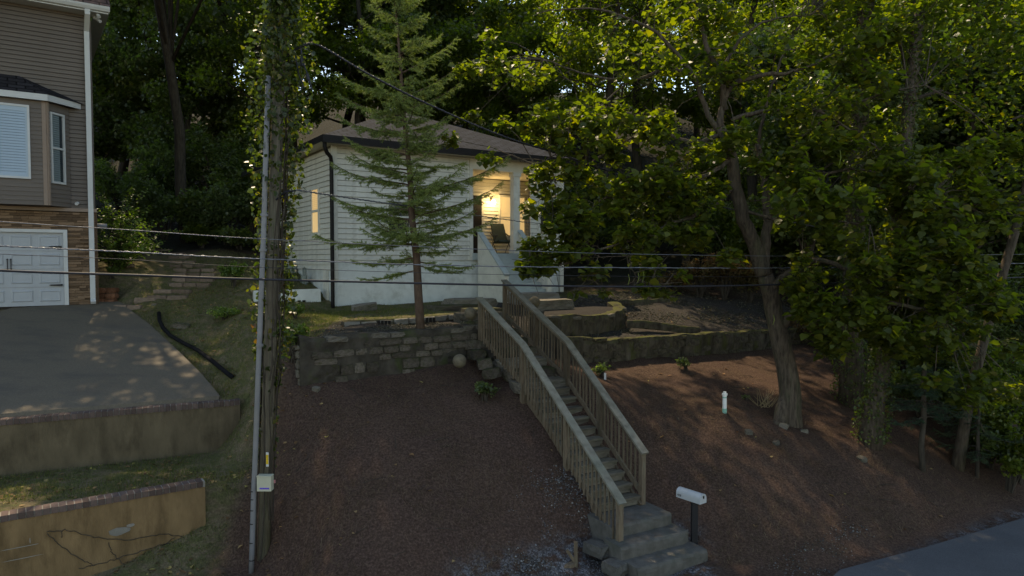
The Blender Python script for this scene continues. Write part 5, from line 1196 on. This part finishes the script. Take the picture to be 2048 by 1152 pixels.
def added_shade_tree():  # made-up tree, trunk and crown added to shade driveway and bank
    rng = np.random.default_rng(91); b = P(372, 480, 28.5); b.z = h1(b.x, b.y)-.3
    e = empty('added_shade_tree', b, 0, 'added tall tree between the houses, its unseen high crown put there to shade the driveway', 'tree'); mb = MB()
    top = 19.; pts = [Vector((rng.normal()*.08, rng.normal()*.08-.02*t*t, t)) for t in np.linspace(0, top, 9)]; mb.tube(pts, list(np.linspace(.24, .06, 9)), 10)
    for q, r in TALL[::3]:
        t = 8+9*rng.random(); i = min(7, int(t/top*8)); o_ = pts[i]; g = q-b; mb.tube([o_, o_.lerp(g, .5)+Vector((0,0,1.2)), g], [.07,.045,.012], 5)
    mb.build('trunk', M['bark_dark'], e, smooth=True); cen = [tuple(q-b) for q, _ in TALL]; rad = [r for _, r in TALL]
    n = 26000; pos, idx = clump_cloud(cen, rad, n, rng, .5, .5); link('crown', leaves(pos, .12+.1*rng.random(n), rng, M['leaf_forest2'], 'diamond', .5, .3, 'crown'), e)
added_shade_tree()
# ---------------- ivy trunks and leaning trunk on the right ----------------
def ivy_tree(name, label, pts, r0, r1, seed, ivy=True, crown=None, mat='bark'):
    v = [P(*p) for p in pts]; v[0].z = h1(v[0].x, v[0].y)-.15; b = v[0].copy(); e = empty(name, b, 0, label, 'tree'); N = len(v)
    rad = [r0+(r1-r0)*i/(N-1) for i in range(N)]; rad[0] *= 1.35
    MB().tube([p-b for p in v], rad, 14).build('trunk', M[mat], e, smooth=True)
    rng = np.random.default_rng(seed)
    if ivy:
        n = 5200; t = rng.random(n)**.8*(N-1)*.95+.1; i = np.minimum(N-2, t.astype(int)); f = (t-i)[:,None]; arr = np.array([tuple(p-b) for p in v]); c = arr[i]*(1-f)+arr[i+1]*f
        a = rng.random(n)*6.283; rr = np.array(rad)[i]+rng.random(n)**2*.14; pos = c+np.stack([np.cos(a)*rr, np.sin(a)*rr, rng.normal(size=n)*.03], 1)
        link('ivy', leaves(pos, .07*(.6+.6*rng.random(n)), rng, M['leaf_forest'], 'leaf', 0, .8, 'ivy'), e)
    if crown:
        cen, rr = [], []; mb = MB()
        for (px, py, D, r) in crown:
            c = P(px, py, D)-b; cen.append(tuple(c)); rr.append(r); j = min(range(N), key=lambda i: (v[i]-b-c).length); mb.tube([v[j]-b, (v[j]-b).lerp(c,.5)+Vector((0,0,.2)), c], [.05,.03,.012], 6)
        mb.build('limbs', M['bark_dark'], e)
        n = 380*len(crown); pos, idx = clump_cloud(cen, rr, n, rng, .5, .7); link('crown', leaves(pos, .13*(.6+.7*rng.random(n)), rng, M['leaf_forest2'], 'leaf', .4, .4, 'crown'), e)
    return e
ivy_tree('ivy_tree', 'thick straight trunk wrapped in ivy behind the catalpa leaves', [(1706,800,17.2),(1704,700,17.2),(1706,560,17.2),(1712,380,17.2),(1725,150,17.2),(1740,-150,17.2)], .27, .18, 1, True, [(1650,60,17,1.1),(1780,90,17,1.2),(1700,-40,17,1.3),(1600,-60,17,1.2),(1820,-60,17.5,1.3),(1650,200,17.5,.9),(1790,240,17,.9)])
ivy_tree('ivy_tree', 'leaning forked trunk with ivy standing on the bank right of the catalpa', [(1738,882,15),(1752,800,15),(1775,700,15),(1792,560,15),(1800,400,15.2),(1820,200,15.4),(1850,-100,15.6)], .2, .12, 2, True, [(1880,120,15.5,1),(1940,200,15.4,1),(1790,60,15.6,1),(1900,-40,15.8,1.3),(1990,60,15.5,1.2),(1960,330,15.2,.8)])
ivy_tree('leaning_tree', 'slender bare trunk leaning right near the right edge of the bank', [(1914,912,15.4),(1938,800,15.4),(1968,680,15.5),(2002,560,15.6),(2040,430,15.7),(2080,250,15.8),(2130,0,15.8)], .105, .08, 3, False, [(2060,120,15.5,1.1),(2000,0,15.5,1.2),(2120,60,15.5,1.2),(2180,-60,15.5,1.4),(1960,-80,15.6,1.3),(2000,250,15.6,.8),(2080,330,15.4,.9)], 'bark')
# ---------------- conifers ----------------
def conifer(name, label, base, top, specs, mat, seed, trunk_r=.13, nl=.05, barkm='bark_red', droop=.25, dens=1.0):
    """specs: list of (height along trunk m, azimuth, length, rise)"""
    e = empty(name, base, 0, label, 'tree'); rng = np.random.default_rng(seed); ax_ = (top-base); Ht = ax_.length
    lean = ax_/Ht; N = 10; pts = [lean*(Ht*i/N)+Vector((rng.normal()*.02, rng.normal()*.02, 0)) for i in range(N+1)]; pts[0] = Vector((0,0,-.3))
    MB().tube(pts, [trunk_r*(1-.96*i/N)**1.15+.006 for i in range(N+1)], 10).build('trunk', M[barkm], e, smooth=True)
    br = MB(); NP = []; ND = []; TW = []
    for (hh, az, L, rise) in specs:
        o = lean*hh; d = Vector((math.cos(az), math.sin(az), 0)); n = max(6, int(L/.12)); prev = None; cur = []
        for i in range(n+1):
            t = i/n; z = rise*L*t - droop*L*(t**1.4)*1.0 + droop*L*.9*t**3.2
            cur.append(o+d*(L*t)+Vector((rng.normal()*.012, rng.normal()*.012, z)))
        br.tube(cur, [.022*(L/2)*(1-.9*i/n)+.003 for i in range(n+1)], 5)
        side = d.cross(Vector((0,0,1)))
        ns = int(L/.034*dens)
        for j in range(ns):
            t = .12+.88*j/ns; f = t*n; i = min(n-1, int(f)); p = cur[i].lerp(cur[i+1], f-i); sgn = 1 if j % 2 else -1
            l = (.12+.38*L*.42*(1-t)**.8*(min(1,t*5)))*(.6+.7*rng.random()); dd = (d*(.75+.2*rng.random())+side*sgn*(.75+.3*rng.random())+Vector((0,0,-.18+rng.normal()*.22))).normalized()
            TW.append((p, dd, l))
            if l > .25:
                for q_ in range(int(l/.09)):
                    u_ = .25+.7*rng.random(); s2 = 1 if q_ % 2 else -1
                    TW.append((p+dd*l*u_, (dd*.7+dd.cross(Vector((0,0,1)))*s2*.7+Vector((0,0,-.1+rng.normal()*.25))).normalized(), l*.4*(.6+.5*rng.random())))
        TW.append((cur[-2], (cur[-1]-cur[-2]).normalized(), .2))
    br.build('branches', M[barkm], e)
    P0 = np.array([tuple(a) for a,_,_ in TW]); DD = np.array([tuple(b) for _,b,_ in TW]); LL = np.array([l for _,_,l in TW])
    cnt = np.maximum(6, (LL/.0042).astype(int)); idx = np.repeat(np.arange(len(TW)), cnt); m_ = len(idx); t = rng.random(m_)
    c = P0[idx]+DD[idx]*(t*LL[idx])[:,None]; dirn = DD[idx]*.75+rng.normal(size=(m_,3))*.55; dirn[:,2] += .12; dirn /= np.linalg.norm(dirn, axis=1, keepdims=True)
    sdv = np.cross(dirn, rng.normal(size=(m_,3))); sdv /= np.linalg.norm(sdv, axis=1, keepdims=True); ln = nl*(.7+.6*rng.random(m_))[:,None]; w = .0048
    v = np.stack([c-sdv*w, c+sdv*w, c+dirn*ln], 1).reshape(-1,3); f = np.arange(m_*3).reshape(-1,3)
    tone = rng.random(len(TW))[idx]; lc = np.clip(tone*.6+rng.random(m_)*.3+.12*t, 0, 1)
    link('needle_sprays', npmesh('needle_sprays', v, [f], mat, {'lc': np.repeat(lc, 3)}), e); return m_
rs = random.Random(77); specs = []
sb_ = P(843,655,15.75); sb_.z = h1(sb_.x, sb_.y)-.02; stp = P(782,-110,15.75)
Ht = (stp-sb_).length
def hpx(py): return (sb_.z and (655-py)/ (655+110)*Ht)
# main whorls read off the photograph: (py, side reach in px; negative = left)
for py, reach, rise in ((478,-190,.12),(470,160,.30),(430,-150,.28),(448,120,.34),(410,-170,.2),(425,175,.42),(360,-150,.3),(380,190,.42),(330,-130,.25),(322,110,.1),(300,-120,.3),(290,100,.3),(262,-150,.35),(255,95,.45),(225,-140,.4),(215,110,.6),(190,-130,.42),(190,120,.7),(160,-90,.45),(140,110,.6),(120,-80,.5),(100,80,.5),(70,-70,.5),(60,60,.5),(30,-60,.5),(20,55,.5),(505,-130,-.02),(512,110,-.05),(530,-110,-.12),(520,90,-.1)):
    L = abs(reach)/F*15.75*1.02; specs.append((hpx(py), (0 if reach > 0 else math.pi)+rs.uniform(-.35,.35), L, rise))
for i in range(55):
    specs.append((hpx(rs.uniform(-40,500)), rs.uniform(0,6.283), rs.uniform(.4,.95), rs.uniform(.1,.5)))
for i in range(64):
    py = rs.uniform(-60, 520); f = (655-py)/765; L = max(.35, 2.0*(1-f)**.75*rs.uniform(.6,1.0)); specs.append((hpx(py), rs.uniform(0, 6.283), L, rs.uniform(.1,.45)+.2*f))
conifer('spruce_tree', 'young feathery evergreen tree standing in front of the cottage', sb_, stp, specs, M['needle'], 5, .1)
rs = random.Random(78); specs = []
hb = P(1850,800,14.6); hb.z = h1(hb.x, hb.y); ht_ = P(1850,420,14.8); Ht2 = (ht_-hb).length
for i in range(46): f = rs.uniform(.2,.98); specs.append((Ht2*f, rs.uniform(0,6.283), max(.3, 1.25*(1-f)**.6), rs.uniform(-.05,.25)))
conifer('hemlock_tree', 'drooping blue green young hemlock beside the leaning trunk', hb, ht_, specs, M['needle_hem'], 6, .06, .03, 'bark_dark', .45, .9)
rs = random.Random(79); specs = []
hb = P(1955,900,15.2); hb.z = h1(hb.x, hb.y); ht_ = P(1965,640,15.2); Ht2 = (ht_-hb).length
for i in range(34): f = rs.uniform(.15,.98); specs.append((Ht2*f, rs.uniform(0,6.283), max(.3, 1.1*(1-f)**.6), rs.uniform(-.05,.2)))
conifer('hemlock_tree', 'low blue green hemlock sapling at the far right of the bank', hb, ht_, specs, M['needle_hem'], 7, .04, .03, 'bark_dark', .45, .9)

# ---------------- vine on the pole ----------------
def vine():
    rng = np.random.default_rng(55); e = empty('climbing_vine', base, 0, 'yellowing climbing vine covering the upper part of the utility pole', 'vine'); b = Vector(base)
    prof = [(-30,.2),(18,.3),(45,.42),(80,.55),(110,.66),(150,.50),(200,.5),(260,.5),(330,.42),(400,.38),(450,.3),(520,.34),(600,.38),(680,.3),(750,.17),(800,.10),(860,.14),(910,.1)]
    dens = [(18,1),(110,1),(330,.85),(450,.5),(600,.55),(700,.45),(760,.18),(860,.12),(920,.02)]
    n = 10500; py = rng.uniform(-30, 930, n); keep = rng.random(n) < np.interp(py, [d[0] for d in dens], [d[1] for d in dens]); py = py[keep]; n = len(py)
    R_ = np.interp(py, [d[0] for d in prof], [d[1] for d in prof]); a = rng.random(n)*6.283; rr = .13+(R_-.13).clip(.02)*rng.random(n)**1.1
    # leave part of the front of the pole bare lower down
    front = (np.sin(a) < -.35) & (rng.random(n) < np.interp(py, (150, 260, 400, 900), (.1, .6, .85, .9)))
    c = np.array([tuple(pole_at(y)-b) for y in py]); 
    # gather into hanging strands
    st_ = rng.integers(0, 46, n); sa = rng.random(46)*6.283; srr = rng.random(46); a = np.where(rng.random(n) < .6, sa[st_]+rng.normal(size=n)*.12, a); rr = np.where(rng.random(n) < .5, .13+(R_-.13).clip(.02)*(srr[st_]*.9+rng.normal(size=n)*.05), rr)
    front = (np.sin(a) < -.3) & (rng.random(n) < np.interp(py, (120, 240, 400, 900), (.05, .7, .93, .95)))
    pos = c+np.stack([np.cos(a)*rr*np.where(np.cos(a) > 0, 1.12, 1.0), np.sin(a)*rr*.9, rng.normal(size=n)*.02], 1); pos = pos[~front]; n = len(pos)
    lc = np.clip(rng.random(n)**1.15*(.65+.5*(np.interp(pos[:,2], (0, 8), (1, .5)))), 0, 1)
    link('foliage', leaves(pos, .085*(.5+.8*rng.random(n)), rng, M['leaf_vine'], 'leaf', .0, 1.0, 'foliage', lc, .9), e)
    mb = MB()
    for k in range(16):
        a0 = rng.random()*6.28; r0_ = rng.uniform(.13,.2); pts = []
        top = rng.uniform(20, 400); bot = rng.uniform(600, 1150)
        for y in np.arange(bot, top, -28):
            a0 += rng.normal()*.12; r_ = min(r0_+rng.normal()*.012, float(np.interp(y, [d[0] for d in prof], [d[1] for d in prof]))); r_ = max(.132, r_); p = pole_at(y)-b; pts.append(p+Vector((math.cos(a0)*r_, math.sin(a0)*r_, 0)))
        mb.tube(pts, .008+.006*rng.random(), 5)
    mb.build('stems', M['bark_dark'], e)
vine()
# ---------------- ground litter ----------------
def scatter(n, region, rng):
    out = []
    x0, x1, y0, y1 = region; x = rng.uniform(x0, x1, n); y = rng.uniform(y0, y1, n); return x, y
def strands(name, n, region, cond, size, mat, lying, seed, wd=.003):
    rng = np.random.default_rng(seed); x, y = scatter(n, region, rng); k = cond(x, y, rng); x, y = x[k], y[k]; z = hz(x, y); n = len(x)
    e = .05; gx = (hz(x+e, y)-z)/e; gy = (hz(x, y+e)-z)/e; ok = (np.abs(gx) < 1.6)&(np.abs(gy) < 1.6); x,y,z,gx,gy = x[ok],y[ok],z[ok],gx[ok],gy[ok]; n = len(x)
    a = rng.random(n)*6.283; l = size*(.5+rng.random(n)); dx, dy = np.cos(a), np.sin(a); dz = gx*dx+gy*dy
    if lying: d = np.stack([dx, dy, dz+rng.normal(size=n)*.15+.08], 1)
    else: d = np.stack([dx*.45, dy*.45, np.full(n, .9)], 1)
    d /= np.linalg.norm(d, axis=1, keepdims=True); sd_ = np.stack([-dy, dx, np.zeros(n)], 1)*wd
    p = np.stack([x, y, z+.004], 1); v = np.stack([p-sd_, p+sd_, p+d*l[:,None]], 1).reshape(-1,3)
    o = link(name, npmesh(name, v, [np.arange(n*3).reshape(-1,3)], mat, {'lc': np.repeat(rng.random(n), 3)})); tag(o, kind='stuff'); return o
def perp_(x, y): return -(x-W0[0])*U.y+(y-W0[1])*U.x
def s_(x, y): return (x-W0[0])*U.x+(y-W0[1])*U.y
M['straw_leaf'] = leafmat('straw_leaf', [(0,(.05,.028,.018)), (.6,(.13,.075,.05)), (.9,(.22,.14,.09)), (1,(.3,.22,.15))], .15, .8, .15, (1,1,1))
def on_stairs(x, y):
    lx = (x-SO.x)*su.x+(y-SO.y)*su.y; ly = (x-SO.x)*sv.x+(y-SO.y)*sv.y; return (np.abs(lx) < .62)&(ly > -1.5)&(ly < 5.6)
def clumpy(x, y): return .5+.25*np.sin(x*2.3+1.7*np.sin(y*1.9))+.25*np.sin(y*3.1+1.3*np.sin(x*2.7+.5))
o = strands('pine_straw', 26000, (-4.9,12,9.2,21.5), lambda x,y,r: (perp_(x,y) < -.05)&(perp_(x,y) > -6.9)&~on_stairs(x,y)&(clumpy(x,y)**2 > r.random(len(x))*.9), .19, M['straw_leaf'], True, 21, .0034); tag(o, 'clumps of long fallen pine needles on the bank', 'mulch')
o = strands('pine_straw', 230000, (-4.9,12,9.2,21.5), lambda x,y,r: (perp_(x,y) < -.05)&(perp_(x,y) > -6.9)&~on_stairs(x,y)&(r.random(len(x)) < np.clip(15/y,0,1)**2*(.35+.65*clumpy(x*1.6,y*1.6))), .10, M['straw_leaf'], True, 1, .0022); tag(o, 'reddish brown pine straw mulch covering the bank', 'mulch')
dwm = lambda x, y: (edge_side(x,y) > -.05)&(y > 12.6)&(y < 22)&(upm(x,y) > .3)
o = strands('lawn_grass', 170000, (-11.5,-4.2,11.3,26), lambda x,y,r: ~dwm(x,y)&(r.random(len(x)) < .75*np.clip(15/y,0,1)+.1*np.sin(x*3)*np.sin(y*2.3))&((y > 14.6)|(x < -4.9)), .06, M['grass'], False, 2, .004); tag(o, 'patchy lawn grass on the slope beside the driveway', 'grass')
o = strands('yard_grass', 60000, (-5,6,15.5,26), lambda x,y,r: (perp_(x,y) > 2.0)&(((s_(x,y) < 4.6))|((perp_(x,y) > 5.3)&(s_(x,y) > 4.5)))&(((x+5.34)*-math.sin(CA)+(y-21)*math.cos(CA)) < -.05)|((s_(x,y) > 8.8)&(perp_(x,y) > 5.5)&(s_(x,y) < 14)), .05, M['grass'], False, 3, .004); tag(o, 'thin grass of the cottage yard', 'grass')
def scatter_leaves(name, n, region, cond, size, mat, seed, label):
    rng = np.random.default_rng(seed); x, y = scatter(n, region, rng); k = cond(x, y, rng); x, y = x[k], y[k]; z = hz(x, y)+.012
    o = link(name, leaves(np.stack([x,y,z],1), size*(.5+rng.random(len(x))), rng, mat, 'leaf', 1.6, 0, name)); tag(o, label, 'leaves', kind='stuff'); return o
scatter_leaves('fallen_leaves', 2600, (-11,-3.5,10.3,22), lambda x,y,r: ~dwm(x,y), .07, M['fallen'], 8, 'dry fallen leaves on the lawn and beside the walls')
scatter_leaves('fallen_leaves', 420, (-4.5,9,9.5,19), lambda x,y,r: (clumpy(x,y) > .55)&(perp_(x,y) < -.1)&(perp_(x,y) > -6.9)&~on_stairs(x,y), .08, M['fallen'], 9, 'few dry leaves lying on the pine straw bank')
scatter_leaves('fallen_leaves', 900, (0.5,12,17,26), lambda x,y,r: (perp_(x,y) > .4)&~on_stairs(x,y), .06, M['fallen'], 10, 'dry leaves on the dark mulch terraces')
rs = random.Random(13); mb = MB()
for i in range(150):
    x, y = rs.uniform(-4, 9), rs.uniform(10, 18)
    if -6.6 < perp_(x, y) < -.2 and not bool(on_stairs(np.array([x]), np.array([y]))[0]):
        a_ = rs.uniform(0, 6.3); l_ = rs.uniform(.1, .45); z = h1(x, y)+.012; x2, y2 = x+math.cos(a_)*l_, y+math.sin(a_)*l_; mb.tube([(x,y,z), ((x+x2)/2+.02,(y+y2)/2,(z+h1(x2,y2))/2+.025), (x2,y2,h1(x2,y2)+.01)], [.007,.005,.003], 4)
tag(mb.build('fallen_twigs', M['bark_dark']), 'thin fallen twigs on the pine straw bank', 'twigs', kind='stuff')
for i in range(6):
    x, y = rs.uniform(-3.5, 9), rs.uniform(10.5, 17)
    if -6.2 < perp_(x, y) < -.4 and not bool(on_stairs(np.array([x]), np.array([y]))[0]): shrub('seedling', 'tiny weed seedling sprouting through the pine straw on the bank', 'plant', x, y, .22, .12, 45, .05, M['leaf_dull'], 700+i, 'weed seedlings on the bank', .6, 4)
# gravel chips
def chips(name, n, region, cond, size, seed, mat, label):
    rng = np.random.default_rng(seed); x, y = scatter(n, region, rng); k = cond(x, y, rng); x, y = x[k], y[k]; z = hz(x, y); n = len(x)
    sh = np.array([(1,0,0),(-1,0,0),(0,1,0),(0,-1,0),(0,0,.8),(0,0,-.5)]); f = np.array([(0,2,4),(2,1,4),(1,3,4),(3,0,4),(2,0,5),(1,2,5),(3,1,5),(0,3,5)])
    s = size*(.4+rng.random(n)**2*1.2); a = rng.random(n)*6.283; R = np.stack([np.cos(a),-np.sin(a),np.sin(a),np.cos(a)],1).reshape(n,2,2)
    v = (sh[None]*(1+.3*rng.normal(size=(n,6,1))))*s[:,None,None]; xy = np.einsum('nij,nkj->nki', R, v[:,:,:2]); v = np.concatenate([xy, v[:,:,2:]],2)+np.stack([x,y,z+size*.2],1)[:,None]
    ff = (f[None]+(np.arange(n)*6)[:,None,None]).reshape(-1,3); o = link(name, npmesh(name, v.reshape(-1,3), [ff], mat, {'lc': np.repeat(rng.random(n),6)})); tag(o, label, 'gravel', kind='stuff')
M['chip'] = leafmat('chip', [(0,(.03,.03,.032)), (.5,(.08,.08,.085)), (.85,(.17,.17,.175)), (1,(.3,.29,.27))], 0, .8, .3, (1,1,1))
chips('gravel', 15000, (-.2,2.9,9.6,12.9), lambda x,y,r: ((x-1.1)/1.0)**2+((y-11.3)/1.6)**2+.5*r.normal(size=len(x))*.5 < 1, .013, 1, M['chip'], 'grey gravel beside the concrete steps')
chips('gravel', 6000, (2.2,6.5,9.6,12.6), lambda x,y,r: (perp_(x,y) < -6.3)&(r.random(len(x)) < .7), .013, 2, M['chip'], 'grey gravel shoulder in front of the mailbox')
chips('mulch_chips', 42000, (.4,11,16.8,26), lambda x,y,r: (perp_(x,y) > .35)&~on_stairs(x,y)&(r.random(len(x)) < .8)&(perp_(x,y) < 5.4), .02, 3, leafmat('darkchip', [(0,(.012,.01,.009)),(.6,(.05,.042,.037)),(1,(.15,.13,.11))], 0, .9, .2, (1,1,1)), 'dark mulch chips on the terraces')
chips('mulch_chips', 9000, (-4.2,-.6,14,17.2), lambda x,y,r: (perp_(x,y) > .35)&(perp_(x,y) < 1.9), .02, 4, bpy.data.materials['darkchip'], 'dark mulch chips in the bed round the spruce')
chips('debris', 5000, (-11,-4.6,10.4,15), lambda x,y,r: (x > -6.6)&~dwm(x,y), .016, 5, M['straw_leaf'], 'bits of bark and debris round the pole')
# dead stalks beside the catalpa foot
q = on(1530,815,12,18); mb = MB(); rs = random.Random(3)
for i in range(22):
    a_ = Vector((rs.uniform(-.15,.15), rs.uniform(-.1,.1), 0)); mb.tube([a_, a_+Vector((rs.uniform(-.3,.35), rs.uniform(-.2,.2), rs.uniform(.15,.45)))], [.007,.003], 4)
e = empty('dead_stalks', q, 0, 'clump of dry bent stalks left of the catalpa base', 'plant'); mb.build('stalks', M['drystraw'], e)
q = on(990,735,12,18); mb = MB(); e = empty('root_tangle', q, 0, 'dry fern like roots on the bank beside the upper railing post', 'plant')
for i in range(16):
    a_ = Vector((rs.uniform(-.25,.25), rs.uniform(-.1,.1), 0)); mb.tube([a_, a_+Vector((rs.uniform(-.2,.2), rs.uniform(-.1,.1), .12)), a_+Vector((rs.uniform(-.3,.4), -.2, .0))], [.012,.01,.004], 5)
mb.build('stalks', M['drystraw'], e)

# ---------------- labels: tell repeats apart by their place in their row ----------------
def ordinals():
    gr = {}
    for o in list(COL.objects):
        if o.parent is None and 'group' in o.keys() and 'label' in o.keys(): gr.setdefault((o['group'], o['label']), []).append(o)
    words = ['first','second','third','fourth','fifth','sixth','seventh','eighth','ninth','tenth','eleventh','twelfth','thirteenth','fourteenth','fifteenth','sixteenth']
    for (g, l), os_ in gr.items():
        if len(os_) < 2: continue
        os_.sort(key=lambda o: o.location.x/max(1, o.location.y)); n = len(os_)
        short = ' '.join(l.split()[:12])
        for i, o in enumerate(os_):
            o['label'] = ('leftmost ' if i == 0 else 'rightmost ' if i == n-1 else words[min(i, 15)]+' from left, ')+short
ordinals()
